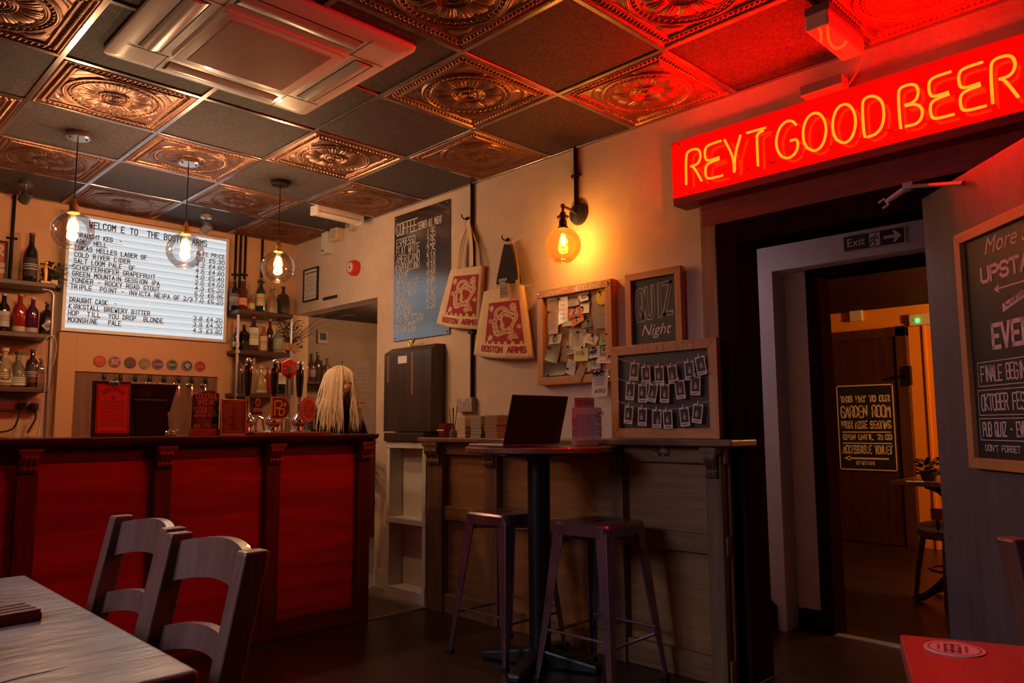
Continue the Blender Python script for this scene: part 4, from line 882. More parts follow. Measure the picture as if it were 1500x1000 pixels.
# coffee chalkboard
p = W(580, 318); q = W(660, 485)
cw, chh = p.y-q.y, .915; zc = (2.645+1.735)/2
t = thing('coffee_chalkboard', 'tall frameless black chalkboard listing coffee prices', 'chalkboard', (XR, (p.y+q.y)/2, zc), RW)
cb_m = mat('coffee_slate', (.020, .018, .022), .15, var=.3, vs=3, spec=.7)
cb_m.node_tree.nodes['Principled BSDF'].inputs['IOR'].default_value = 2.3
MB().box(-cw/2, cw/2, -.012, 0, -chh/2, chh/2).build('slate', cb_m, t, bevel=.002)
m = MB(); L = -cw/2; yt = -.0128; top = chh/2
m.strokes(fit('COFFEE', .088, L+.03, L+.27, top-.15, 0, .25), .006, yt); m.strokes(fit('SERVED ALL NIGHT', .050, L+.285, L+.545, top-.148, 0, .15), .0045, yt)
for k, (s, w_, pr) in enumerate((('ESPRESSO', .22, '1.95'), ('FLAT WHITE', .27, '2.95'), ('AMERICANO', .27, '2.75'), ('CAPPUCCINO', .27, '3.10'), ('LATTE', .14, '3.10'), ('ICED LATTE', .25, '3.50'), ('CHAI LATTE', .24, '3.75'), ('MOCHA', .15, '3.25'), ('HOT CHOC', .20, '3.50'), ('TEA SELECTION', .32, ''), ('EXTRA SHOT', .24, ''))):
    z = top-.232-.0625*k
    m.strokes(fit(s, .054, L+.03, L+.03+w_, z, .01, .3), .0044, yt)
    if pr: m.strokes(fit(pr, .054, L+.385, L+.475, z+.014, .01, .3), .0044, yt)
m.build('lettering', C('chalk_w', (.72, .68, .66), .9), t)
m = MB(); [m.ball((sx*(cw/2-.02), -.013, sz*(chh/2-.02)), .006, 8, 6) for sx in (-1, 1) for sz in (-1, 1)]; m.build('screw', brass_m, t)
# dark wooden box with key bow on top, shelf slab below
p = W(563, 517, .11); q = W(631, 632, .11); wv, hv = p.y-q.y, p.z-q.z
t = thing('wall_cabinet', 'dark stained wooden box cabinet with white label on the wall', 'cabinet', (XR, (p.y+q.y)/2, q.z), RW)
cabm = wood('smoky_cabinet_wood', (.055, .038, .036), (.028, .018, .018), 'z', .32, 7, coat=.2)
m = MB(); m.add([(-wv/2, -.11, .0), (wv/2, -.11, .0), (wv/2, -.11, hv-.01), (-wv/2, -.11, hv-.01), (-wv/2-.012, -.002, 0), (wv/2+.012, -.002, 0), (wv/2+.012, -.002, hv+.03), (-wv/2-.012, -.002, hv+.03), (-wv/2+.02, -.06, hv+.03), (wv/2+.0, -.06, hv+.03)],
   [(0, 1, 2, 3), (1, 5, 6, 9, 2), (0, 3, 8, 7, 4), (3, 2, 9, 8), (8, 9, 6, 7), (4, 7, 6, 5), (0, 4, 5, 1)]); m.build('cabinet_body', cabm, t, bevel=.003)
MB().box(-.10, .0, -.1115, -.1102, hv-.085, hv-.035).build('label', C('white_label', (.7, .7, .72), .5), t)
m = MB(); m.strokes([[(-.215, hv-.20), (-.215, hv-.03)], [(.06, hv-.29), (.06, hv-.03)]], .022, -.1108); m.build('tape_mark', C('tape_brown', (.20, .095, .06), .5), t)
m = MB(); c = Vector((-.02, -.055, hv+.03))
m.tube([c+Vector((-.03, 0, 0)), c+Vector((-.035, 0, .035)), c+Vector((-.01, 0, .03)), c, c+Vector((.03, 0, .05))], .006, 7); m.tube([c+Vector((.045, 0, .0)), c+Vector((.0, 0, .02)), c+Vector((-.02, 0, .045))], .006, 7); m.tube([c+Vector((.01, 0, .03)), c+Vector((.035, 0, .055))], .009, 7)
m.build('brass_bow', brass_m, t, smooth=True)
# white open shelf unit under it
t = thing('white_shelf_unit', 'white painted open shelf box with two bays beside the hatch', 'shelf', (XR, .625, 0), RW)
hw = .205; D = .13
m = MB(); m.box(-hw-.012, -hw+.025, -D, -.002, 0, 1.02); m.box(hw-.025, hw+.012, -D, -.002, 0, 1.02); m.build('side_panel', white_m, t, bevel=.003)
MB().box(-hw, hw, -.02, -.002, 0, 1.02).build('back_panel', white_m, t); 
for z0, z1, n in ((.985, 1.03, 'top_rail'), (.49, .525, 'shelf_board'), (.0, .075, 'plinth')): MB().box(-hw-.014, hw+.014, -D-.004, -.004, z0, z1).build(n, white_m, t, bevel=.003)
o = MB().box(-hw-.02, hw+.012, -D-.02, 0, 1.031, 1.088).build('shelf_slab', C('slab_dark', (.035, .025, .024), .4), bevel=.004); o.location = (XR, .625, 0); o.rotation_euler = (0, 0, RW); tag(o, 'dark slab between the wooden cabinet and the white shelf box', 'shelf')
# ---------------------------------------------------------------- panelled dado counter
t = thing('panelled_counter', 'brown panelled wall counter with carved corbels under the noticeboards', 'wall counter', (XR, 0, 0), RW)
def lx(px, d=.15): return -W(px, 700, d).y
E0, E1 = -.395, lx(1062)
MB().box(E0, E1, -.112, -.092, 0, 1.03).build('panel', dado_m, t)
dr_m = wood('brown_rail_wood', (.24, .115, .045), (.12, .055, .022), 'x', .45, 9)
for z0, z1, nm in ((.955, 1.03, 'top_rail'), (.555, .64, 'middle_rail'), (0, .115, 'skirting')): MB().box(E0, E1, -.146, -.10, z0, z1).build(nm, dr_m, t, bevel=.004)
MB().box(E0-.0, E0+.02, -.13, -.003, 0, 1.03).build('end_panel', darkwood_m, t)
for a, b in ((628, 650), (712, 730), (896, 914), (1036, 1059)):
    x0, x1 = lx(a), lx(b); p = MB().box(x0, x1, -.165, -.10, 0, 1.032).build('pilaster', dadopost_m, t, bevel=.004)
    c = corbel_mb(x1-x0-.012).build('corbel', dadopost_m, p, smooth=50); c.location = ((x0+x1)/2, -.158, 1.03)
le = wood('ledge_light_wood', (.24, .12, .062), (.11, .05, .03), 'x', .35, 9, coat=.2)
MB().box(-.405, 1.07, -.205, 0, 1.032, 1.060).build('ledge', le, t, bevel=.006)
MB().box(1.045, 1.83, -.225, 0, 1.034, 1.064).build('ledge', ledge_m, t, bevel=.006)
p = W(970, 661, .15); m = MB(); x = -p.y
m.tube([(x-.035, -.165, p.z+.012), (x-.03, -.175, p.z-.008), (x-.012, -.17, p.z-.012), (x, -.15, p.z), (x+.012, -.17, p.z-.012), (x+.03, -.175, p.z-.008), (x+.035, -.165, p.z+.012)], .005, 7); m.cb((x, -.145, p.z), (.02, .006, .045))
m.build('bag_hook', C('hook_steel', (.6, .45, .42), .3, .9), t, smooth=True)
# conduit, socket and the wall lamp
def wconduit(lab, px, z0, z1, clips):
    y = W(px, 400).y; t = thing('conduit_pipe', lab, 'pipe', (XR, y, 0), RW); MB().cyl((0, -.014, z0), (0, -.014, z1), .0125, 10).build('pipe', blackmetal_m, t, smooth=True)
    for z in clips:
        m = MB(); m.cb((0, -.012, z), (.036, .024, .016)); m.ball((-.026, -.012, z), .011, 8, 6); m.ball((.026, -.012, z), .011, 8, 6); m.build('clip', blackmetal_m, t, bevel=.002)
wconduit('black conduit from the ceiling to the socket behind the bags', 694, 1.285, ZC, [W(694, 356).z, W(694, 487).z])
wconduit('short black conduit from the ceiling to the wall lamp', 848, 2.34, ZC, [W(848, 257).z])
p = W(687, 593); o = socket('steel double wall socket below the conduit above the counter', (XR, p.y, p.z), RW, (.42, .38, .37)); 
y = W(849, 314).y; z = W(849, 314).z
g = on('x', XR-.16, 825, 359)
t = thing('wall_lamp', 'amber glass globe wall lamp on a black arm, lit warm yellow', 'wall lamp', (XR-.16, g.y, g.z), RW)
amber = thin_glass('amber_globe_glass', (1.0, .57, .12), 1.4, (1, .8, .5), glowk=.025)
globe_lamp(t, .098, amber, blackmetal_m, 0, 12.5, (1, .66, .42))
ox, oz = -(y-g.y), z-g.z
MB().lathe([(.062, 0), (.064, .008), (.058, .022), (.02, .03), (.001, .03)], 24, T3(ox, .16, oz) @ RX).build('wall_plate', C('plate_black', (.02, .017, .016), .35, .4), t, smooth=True)
m = MB(); m.tube(chaikin([(ox, .14, oz), (ox*.6, .06, oz+.012), (.0, .0, oz+.012), (0, 0, .165)], 2), .0075, 8); m.ball((0, 0, oz+.014), .013, 10, 8); m.lathe([(.03, .150), (.034, .155), (.034, .16), (.02, .165), (.016, .18), (.006, .19)], 16); m.build('arm', C('arm_bronze', (.10, .055, .03), .35, .8), t, smooth=True)
# ---------------------------------------------------------------- calico bags
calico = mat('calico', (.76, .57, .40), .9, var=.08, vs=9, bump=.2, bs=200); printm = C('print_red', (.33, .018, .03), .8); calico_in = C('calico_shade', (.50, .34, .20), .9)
def tote(lab, hook, TLc, TRc, BLc, BRc, d0, art, txt_box, straps, lean):
    hk = W(*hook, .03); t = thing('tote_bag', lab, 'tote bag', (XR, hk.y, hk.z), RW, None)
    def loc_(px, py, d=d0): p = W(px, py, d); return Vector((-(p.y-hk.y), -d, p.z-hk.z))
    a, b, c, d = loc_(*TLc), loc_(*TRc), loc_(*BLc), loc_(*BRc)
    def S(u, v, off=0):     # u across, v down
        p = (a*(1-u)+b*u)*(1-v)+(c*(1-u)+d*u)*v
        p = p.copy(); p.y -= .03*math.sin(PI*u)**.7*(.35+.65*v)+.006*math.sin(u*9+v*3)*v+off; p.z += lean*(u-.5)*v*0+.012*math.sin(PI*u)*v*-1; return p
    m = MB(); n = 20
    for j in range(n+1):
        for i in range(n+1): m.v.append(tuple(S(i/n, j/n)))
    for j in range(n+1):
        for i in range(n+1): p = S(i/n, j/n); m.v.append((p.x, min(-.004, p.y*.25-.004), p.z))
    K = (n+1)**2
    for o in (0, K):
        for j in range(n):
            for i in range(n): q = o+j*(n+1)+i; m.f.append((q, q+1, q+n+2, q+n+1)); m.m.append(0)
    for j in range(n):
        for i in (0, n): q = j*(n+1)+i; m.f.append((q, q+n+1, q+n+1+K, q+K)); m.m.append(0)
    for i in range(n): q = n*(n+1)+i; m.f.append((q, q+1, q+1+K, q+K)); m.m.append(0)
    m.build('bag_body', calico, t, smooth='all')
    # red printed panel with cream swirls left open
    u0, u1, v0, v1 = art; N = 64; m = MB()
    def ink(x, y):          # loose interlaced bands, blobs and eyes
        r = math.hypot(x-.05, y+.02); th = math.atan2(y+.02, x-.05)
        k = True
        w1 = r-.50-.10*math.sin(th*2+.8)-.05*math.sin(th*5)
        if abs(w1) < .15 and not (-.5 < th < .25): k = abs(w1) < .02 or (abs(math.sin(th*9)) > .96 and abs(w1) < .1)
        w2 = math.hypot((x+.1)*1.1, (y-.45)*1.6)-.42
        if abs(w2) < .12 and y > .3: k = abs(w2) < .018
        w3 = abs(x-.62-.15*math.sin(y*5))
        if w3 < .10 and abs(y) < .75: k = w3 < .016
        if abs(x+.03+.08*math.sin(y*9)) < .07 and -.2 < y < .32: k = False
        if math.hypot(x+.02, y+.16) < .13: k = math.hypot(x+.06, y+.18) < .025 or math.hypot(x-.03, y+.18) < .025
        for cx, cy, rr in ((-.72, -.72, .14), (.62, .70, .20), (-.78, .72, .15), (.42, -.70, .13), (.62, -.62, .12), (-.80, .1, .10), (-.42, -.30, .16), (.85, -.2, .1)):
            dd = math.hypot(x-cx, y-cy)+.03*math.sin(6*math.atan2(y-cy, x-cx))
            if dd < rr: k = rr*.35 < dd < rr*.5
        if y < -.86 and abs(math.sin(x*9)) > .8: k = False
        return k
    for j in range(N):
        for i in range(N):
            x = 2*(i+.5)/N-1; y = 1-2*(j+.5)/N
            if ink(x, y):
                U = lambda i_: u0+(u1-u0)*i_/N; V = lambda j_: v0+(v1-v0)*j_/N
                m.add([S(U(i), V(j), .001), S(U(i+1), V(j), .001), S(U(i+1), V(j+1), .001), S(U(i), V(j+1), .001)], [(0, 1, 2, 3)])
    for L in fit('BOSTON ARMS', 1, 0, 1, 0, 0, .35):
        tu0, tu1, tv0, tv1 = txt_box
        P2 = [(tu0+(tu1-tu0)*x_, tv1-(tv1-tv0)*z_) for x_, z_ in L]
        for (x0, y0), (x1, y1) in zip(P2[:-1], P2[1:]):
            dx, dy = x1-x0, y1-y0; l = math.hypot(dx, dy) or 1e-6; nx, ny = -dy/l*.013, dx/l*.011; ex, ey = dx/l*.008, dy/l*.008
            m.add([S(x0-ex+nx, y0-ey+ny, .0012), S(x0-ex-nx, y0-ey-ny, .0012), S(x1+ex-nx, y1+ey-ny, .0012), S(x1+ex+nx, y1+ey+ny, .0012)], [(0, 1, 2, 3)])
    m.build('print', printm, t)
    for P_, wd, mm in straps:
        pts = [Vector(q) for q in chaikin([loc_(*q) for q in P_], 2)]; m = MB(); v = []
        for i, p in enumerate(pts):
            q = (pts[min(i+1, len(pts)-1)]-pts[max(i-1, 0)]).normalized(); s = Vector((q.z, 0, -q.x))*wd/2; v += [p-s, p+s]
        n2 = len(v); v += [p+Vector((0, .003, 0)) for p in v]
        f = [(2*i, 2*i+1, 2*i+3, 2*i+2) for i in range(len(pts)-1)]+[(n2+2*i, n2+2*i+2, n2+2*i+3, n2+2*i+1) for i in range(len(pts)-1)]
        f += [(2*i, 2*i+2, n2+2*i+2, n2+2*i) for i in range(len(pts)-1)]+[(2*i+1, n2+2*i+1, n2+2*i+3, 2*i+3) for i in range(len(pts)-1)]
        m.add(v, f).build('strap', mm, t, smooth=40)
    return t, loc_, hk
tote('calico tote bag with red print, hanging by the coffee board without a price card', (685, 323), (660, 395), (707, 389), (639.5, 474), (701.5, 482), .035, (.20, .93, .13, .80), (.16, .95, .855, .93),
     [([(673, 394, .05), (675, 370, .04), (684, 323, .03)], .030, calico_in), ([(668, 394, .055), (672, 360, .045), (686, 322, .03)], .012, calico), ([(690, 390, .055), (690, 355, .045), (685, 323, .03)], .034, calico), ([(703, 389, .04), (700, 362, .035), (686, 323, .025)], .010, calico_in)], .1)
t, loc_, hk = tote('calico tote bag with red print and price card, hanging under a black pouch', (745, 354), (709, 427), (763, 417), (694, 519.5), (778, 525), .05, (.22, .93, .20, .80), (.17, .94, .84, .915),
     [([(726, 424, .06), (730, 400, .05), (741, 362, .04), (745, 354, .035)], .012, calico), ([(758, 419, .075), (757, 390, .06), (752, 366, .05), (746, 354, .035)], .030, mat('orange_strap', (.62, .36, .14), .9, bump=.2, bs=200))], .1)
m = MB(); a = [loc_(*q) for q in ((738, 430, .098), (731, 413, .092), (747, 423, .09))]
c0 = loc_(739, 436, .100); m.box(c0.x-.036, c0.x+.036, c0.y-.004, c0.y-.002, c0.z+.0, c0.z+.085); m.build('price_card', C('kraft_card', (.36, .27, .18), .8), t)
m = MB(); m.strokes(fit('£12', .04, c0.x-.026, c0.x+.026, c0.z+.022), .0045, c0.y-.0046); m.build('price_lettering', C('ink', (.12, .11, .12), .7), t)
tb = thing('pouch', 'black cloth pouch hung by its point above the second calico bag', 'pouch', (XR, hk.y, hk.z), RW)
pl = [loc_(*q) for q in ((728, 417, .06), (729, 407, .06), (737, 372, .055), (741, 358, .05), (748, 358, .05), (753, 372, .055), (760, 402, .06), (762, 413, .06))]
m = MB(); m.prism([(p.x, p.z) for p in pl], -.070, -.045); m.build('cloth', mat('black_canvas', (.018, .015, .017), .9, bump=.2, bs=150), tb, bevel=.006)
m = MB(); q = loc_(733, 412, .07); m.strokes(fit('BOSTON', .012, q.x-.012, q.x+.055, q.z+.0), .003, -.0708); m.strokes(fit('ARMS', .011, q.x-.01, q.x+.04, q.z-.018), .003, -.0708); m.build('lettering', C('chalk_w', (.72, .68, .66), .9), tb)
for (px, py), lab in (((685, 321), 'small black hook holding the left calico bag'), ((744, 352), 'small black hook holding the pouch and second bag')):
    p = W(px, py, .0); h_ = thing('wall_hook', lab, 'hook', (XR, p.y, p.z), RW); MB().lathe([(.016, 0), (.016, .006), (.006, .008)], 12, RX).build('plate', blackmetal_m, h_); MB().tube([(0, -.005, 0), (0, -.035, -.004), (0, -.05, .008), (0, -.05, .022)], .005, 7).build('hook_arm', blackmetal_m, h_, smooth=True)
# ================================================================ NOTICEBOARD
p = W(795.5, 429, .0); q = W(904, 409); r = W(796, 565)
NB = (p.y+q.y)/2; nbw = p.y-q.y; nbt, nbb = 1.902, 1.357; zc = (nbt+nbb)/2
t = thing('noticeboard', 'community noticeboard crowded with pinned papers in a pine frame', 'noticeboard', (XR, NB, zc), RW)
h, v = nbw/2, (nbt-nbb)/2; fw = .045
for q_ in ((-h, h, v-fw, v), (-h, h, -v, -v+fw)): MB().box(q_[0], q_[1], -.055, 0, q_[2], q_[3]).build('frame_rail', pineh_m, t, bevel=.003)
for s in (-1, 1): MB().box(min(s*h, s*(h-fw)), max(s*h, s*(h-fw)), -.054, 0, -v+fw, v-fw).build('frame_side', pine_m, t, bevel=.003)
MB().box(-h+.01, h-.01, -.035, 0, -v+.01, v-.01).build('cork', mat('cork', (.45, .24, .11), .9, var=.5, vs=60, bump=.3, bs=150), t)
m = MB(); m.strokes(fit('COMMUNITY', .026, -.20, -.035, v-.036, .03), .004, -.0556); m.strokes(fit('NOTICEBOARD', .026, .02, .20, v-.036, .03), .004, -.0556); m.build('lettering', C('chalk_w', (.72, .68, .66), .9), t)
m = MB(); [m.lathe([(.008, 0), (.007, .004), (.001, .005)], 10, T3(sx*(h-.022), -.055, sz*(v-.022)) @ RX) for sx in (-1, 1) for sz in (-1, 1)]; m.build('screw', chrome_m, t, smooth=True)
def sheet(lab, nm, cat, crn, c, d, grp, marks=None, pin=None, curl=.004, gloss=.7, mk=(.2, .15, .13)):
    # crn: outline given as picture points on the board plane (crop at 790,400, scale 5.264)
    P = [W(790+x/5.264, 400+y/5.264, d) for x, y in crn]; cx = sum(k.y for k in P)/4; cz = sum(k.z for k in P)/4
    s = thing(nm, lab, cat, (XR-d, cx, cz), RW, grp)
    L = [(-(k.y-cx), k.z-cz) for k in P]   # tl, tr, br, bl
    N = 6; m = MB()
    for o in (0, .0012):
        for j in range(N+1):
            for i in range(N+1):
                u, w_ = i/N, j/N
                x = (L[0][0]*(1-u)+L[1][0]*u)*(1-w_)+(L[3][0]*(1-u)+L[2][0]*u)*w_; z = (L[0][1]*(1-u)+L[1][1]*u)*(1-w_)+(L[3][1]*(1-u)+L[2][1]*u)*w_
                m.v.append((x, -curl*(w_**2)*(1+.5*math.sin(u*3))+o, z))
    n1 = (N+1)**2
    for j in range(N):
        for i in range(N):
            a = j*(N+1)+i; m.f += [(a, a+1, a+N+2, a+N+1), (n1+a, n1+a+N+1, n1+a+N+2, n1+a+1)]; m.m += [0, 0]
    rim = [j for j in range(N+1)]+[j*(N+1)+N for j in range(1, N+1)]+[N*(N+1)+j for j in range(N-1, -1, -1)]+[j*(N+1) for j in range(N-1, 0, -1)]
    for a, b in zip(rim, rim[1:]+rim[:1]): m.f.append((a, b, n1+b, n1+a)); m.m.append(0)
    m.build('paper', C('sheet_%s_%s' % (c, gloss), c, gloss), s, smooth=60)
    wv = abs(L[1][0]-L[0][0]); hv = abs(L[0][1]-L[3][1])
    if marks:
        ang = math.atan2(L[1][1]-L[0][1], L[1][0]-L[0][0]); mm = MB(); R_ = Matrix.Rotation(-ang, 4, 'Y')
        for mk_ in marks:
            if mk_[0] == 'lines': q = MB(); mark_lines(q, -wv*.38, wv*.38, mk_[1]*hv, mk_[2]*hv, mk_[3], -.0015-curl*.9, .0025, len(lab)); mm.add(q.v, q.f, R_)
            if mk_[0] == 'txt': q = MB(); q.strokes(fit(mk_[1], mk_[2]*hv, -wv*mk_[4], wv*mk_[4], mk_[3]*hv, .02), mk_[5], -.0016-curl*.9); mm.add(q.v, q.f, R_)
            if mk_[0] == 'disc': mm.add(*(lambda b: (b.v, b.f))(MB().lathe([(mk_[1], 0), (mk_[1], .001), (.001, .001)], 20, T3(mk_[2]*wv, -.0008-curl*.7, mk_[3]*hv) @ RX)))
        mm.build('print', C('mk_%s' % (mk,), mk, .7), s)
    if pin:
        P2 = W(790+pin[0]/5.264, 400+pin[1]/5.264, d); MB().ball((-(P2.y-cx), -.006, P2.z-cz), .007, 10, 8).build('push_pin', C('pin_dark', (.06, .05, .05), .2, .4), s, smooth=True)
    return s
GP = 'papers pinned to the noticeboard'
SH = [('grey brown printed flyer, top left of the noticeboard', 'flyer', 'flyer', [(60,195),(145,188),(150,465),(75,475)], (.56, .43, .33), .040, [('lines', -.4, .4, 16)], (75, 300)),
 ('clear plastic sleeve shining beside the top left noticeboard flyer', 'plastic_sleeve', 'sleeve', [(150,190),(218,180),(222,370),(150,400)], (.62, .52, .44), .043, [('lines', -.3, .35, 5)], (150, 198)),
 ('blank cream slip under the shiny plastic sleeve on the noticeboard', 'note', 'note', [(176,350),(245,345),(258,405),(178,412)], (.52, .40, .28), .046, None, None),
 ('small grey newsprint cutting under the dark photo on the noticeboard', 'flyer', 'flyer', [(222,195),(300,188),(312,245),(225,262)], (.30, .24, .20), .040, [('lines', -.3, .3, 4)], None),
 ('pale card with a dark rounded picture, top middle of noticeboard', 'card', 'card', [(290,160),(378,140),(388,205),(318,222)], (.58, .46, .35), .044, [('txt', '8', .45, -.1, .18, .006)], (380, 172)),
 ('white square card with one pin above the red tag, noticeboard', 'card', 'card', [(316,235),(385,226),(388,305),(326,312)], (.62, .52, .40), .043, None, (335, 262)),
 ('square red card with cream lettering near the noticeboard top', 'card', 'card', [(222,278),(318,255),(330,328),(226,352)], (.52, .09, .03), .046, [('txt', 'LIVE', .2, .12, .22, .004), ('txt', 'COMEDY', .22, -.2, .34, .005)], (275, 264), (.8, .6, .45)),
 ('orange red luggage tag with a small square mark on the noticeboard', 'card', 'card', [(248,352),(335,318),(348,362),(256,420)], (.58, .14, .05), .049, [('txt', 'O', .35, -.2, .12, .006)], (290, 340), (.7, .5, .35)),
 ('small dark green picture card right of the orange red tag', 'card', 'card', [(322,375),(400,342),(405,408),(330,425)], (.14, .16, .09), .047, [('lines', -.2, .2, 3)], (378, 368), (.45, .4, .25)),
 ('large dark grey poster with a yellow disc, top right of noticeboard', 'poster', 'poster', [(404,150),(556,118),(560,420),(424,432)], (.24, .195, .18), .042, [('lines', -.44, -.30, 4), ('lines', -.12, -.08, 1)], (468, 146), (.45, .38, .3)),
 ('cream card with round stamp at the left of the noticeboard', 'card', 'card', [(80,482),(176,468),(165,540),(75,550)], (.56, .45, .31), .046, [('txt', 'O', .6, -.3, .14, .008)], (125, 480), (.25, .2, .16)),
 ('large cream sheet in the middle of the noticeboard', 'sheet_of_paper', 'paper', [(230,430),(362,430),(360,585),(232,590)], (.58, .47, .34), .041, [('lines', -.3, .3, 8)], (298, 455)),
 ('tilted cream letter with handwriting right of the noticeboard centre', 'note', 'note', [(365,462),(458,490),(435,555),(342,528)], (.64, .52, .36), .049, [('lines', -.25, .3, 4)], (412, 480)),
 ('green flyer below the dark poster at the right of the noticeboard', 'flyer', 'flyer', [(468,470),(557,455),(558,545),(466,556)], (.26, .28, .14), .045, [('lines', -.3, .3, 6)], (525, 470)),
 ('dark olive photo flyer with pale circle below the green flyer', 'flyer', 'flyer', [(466,556),(545,542),(552,625),(466,640)], (.17, .15, .11), .043, [('txt', 'O', .45, -.2, .2, .006)], None, (.5, .42, .32)),
 ('lilac grey slip left of the yellow note on the noticeboard', 'note', 'note', [(212,560),(272,555),(270,622),(215,632)], (.38, .34, .36), .044, [('lines', -.25, .25, 4)], (222, 565)),
 ('yellow note hanging in the lower middle of the noticeboard', 'note', 'note', [(270,590),(375,572),(378,675),(268,682)], (.62, .52, .18), .050, [('lines', .05, .3, 4)], (335, 572)),
 ('white leaflet headed with dark letters right of the yellow note', 'card', 'card', [(372,585),(465,560),(470,645),(378,660)], (.52, .46, .44), .046, [('txt', 'MRT', .26, -.1, .3, .006)], (420, 577), (.06, .04, .12)),
 ('shiny brown packet at the lower left of the noticeboard', 'packet', 'packet', [(75,560),(170,540),(140,700),(40,668)], (.09, .05, .03), .048, None, (75, 575)),
 ('large glossy dark packet in the bottom left noticeboard corner', 'packet', 'packet', [(35,690),(205,680),(200,780),(42,802)], (.05, .03, .022), .050, None, (70, 790)),
 ('white folded leaflet tilted at the bottom left of centre, noticeboard', 'flyer', 'flyer', [(222,655),(285,690),(272,795),(205,765)], (.52, .45, .42), .047, [('lines', -.2, .3, 5)], (222, 735)),
 ('brown envelope tilted over the bottom rail of the noticeboard', 'envelope', 'envelope', [(310,712),(362,725),(318,842),(255,815)], (.40, .21, .09), .058, None, None),
 ('pale yellow slip beside the brown envelope on the noticeboard', 'note', 'note', [(370,680),(398,678),(400,755),(352,758)], (.60, .50, .22), .045, None, (365, 738)),
 ('grey white slip above the long leaflet, bottom right of noticeboard', 'note', 'note', [(400,668),(465,660),(478,735),(405,742)], (.46, .42, .42), .044, [('lines', -.2, .2, 4)], (420, 664)),
 ('white folded card sticking out at the right of the noticeboard', 'card', 'card', [(452,640),(556,628),(552,692),(442,695)], (.62, .50, .40), .052, [('lines', -.3, -.2, 1)], (545, 642)),
 ('long white leaflet headed MRT hanging below the noticeboard frame', 'leaflet', 'leaflet', [(412,755),(534,738),(525,945),(404,955)], (.55, .47, .44), .060, [('txt', 'MRT', .14, .30, .36, .010), ('lines', -.05, .2, 4), ('txt', 'A#O', .13, -.36, .32, .004)], (480, 752), (.07, .05, .12))]
for s in SH:
    o = sheet(s[0], s[1], s[2], s[3], s[4], s[5], GP, s[6], s[7], gloss=.22 if 'packet' in s[1] or 'sleeve' in s[1] else .7, curl=.004 if 'flyer' not in s[1] else .007, mk=s[8] if len(s) > 8 else (.22, .17, .14))
    if s[1] == 'poster':
        MB().lathe([(.040, 0), (.040, .0012), (.001, .0012)], 28, T3(.0, -.003, .068) @ RX @ Matrix.Diagonal((.95, 1.1, 1, 1))).build('yellow_disc', C('disc_yellow', (.62, .42, .06), .7), o)
# ================================================================ QUIZ BOARD and PORTRAIT BOARD
def framed(nm, lab, cat, y0, y1, z0, z1, d, fw, back, dep=.03, tilt=0, pm=None):
    t = thing(nm, lab, cat, (XR-d, (y0+y1)/2, z0), RW); h = (y0-y1)/2; H_ = z1-z0
    a, b = pm or (pineh_m, pine_m)
    for za, zb in ((0, fw), (H_-fw, H_)): MB().prism([(-h, 0 if za == 0 else H_), (h, 0 if za == 0 else H_), (h-fw, fw if za == 0 else H_-fw), (-h+fw, fw if za == 0 else H_-fw)], -dep, 0).build('frame_rail', a, t, bevel=.002)
    for s in (-1, 1): MB().prism([(s*h, 0), (s*h, H_), (s*(h-fw), H_-fw), (s*(h-fw), fw)], -dep, 0).build('frame_side', b, t, bevel=.002)
    MB().box(-h+fw*.6, h-fw*.6, -dep*.45, -.001, fw*.6, H_-fw*.6).build('chalk_panel', back, t)
    return t, h, H_
t, h, H_ = framed('quiz_chalkboard', 'framed chalkboard advertising the quiz night leaning behind the portrait board', 'chalkboard', -1.148, -1.486, 1.43, 1.907, .012, .036, chalk_black, .035)
t.rotation_euler = (0, .0, RW); yb = -.0172
m = MB(); out = shear(fit('QUIZ', .155, -.108, .10, H_-.235, 0, .45), .0); out = [[(x, z+.10*x+(.0)) for x, z in L] for L in out]
out = [chaikin(L, 2) if len(L) > 4 else L for L in out]; m.strokes(out, .022, yb); m.build('letter_fill', chalk_m, t)
m = MB(); m.strokes(out, .0135, yb-.001); m.build('letter_core', chalk_black, t)
m = MB(); font('Night', .078, -.088, H_-.325, yb, .35, 'LEFT', m); m.strokes(fit('EVERY SUNDAY!', .030, -.10, .105, H_-.40, .06), .0035, yb); m.build('lettering', chalk_m, t)
slate_m = mat('grey_chalk_panel', (.050, .040, .046), .45, var=.2, vs=4)
PD = .10
pa, pb = W(894.5, 506, PD), W(1050, 496, PD); pz = W(900, 638, PD-.03).z
BY0, BY1 = pa.y, pb.y
t, h, H_ = framed('portrait_board', 'wide pine framed board strung with three rows of instant photos', 'display board', BY0, BY1, 1.066, (pa.z+pb.z)/2, PD-.03, .048, slate_m, .035)
BZ0 = 1.066; BYC = (BY0+BY1)/2
m = MB(); m.strokes(fit('#SOUNDS OF THE BOSTON ARMS#', .026, -.21, .19, H_-.038, .05), .0042, -.0356); m.build('lettering', C('faded_pink', (.60, .36, .24), .9), t)
XD = PD-.03+.042   # strings hang just off the panel
def PW(cx, cy): return W(780+cx/3.57, 380+cy/3.57, XD)
def PL(cx, cy): p = PW(cx, cy); return (-(p.y-BYC), p.z)
STR = [('top string of instant photos across the portrait board', [(440,515),(535,545),(660,560),(790,535),(920,495)]), ('middle string of instant photos across the portrait board', [(440,622),(540,652),(640,660),(770,640),(925,585)]), ('bottom string of instant photos across the portrait board', [(440,738),(520,765),(650,788),(800,775),(925,740)])]
for lab, pts in STR:
    P = [PW(*q) for q in pts]; tag(MB().tube(chaikin([tuple(k) for k in P], 2), .0013, 5).build('string', C('string', (.5, .38, .32), .8)), lab, 'string', 'strings on the portrait board')
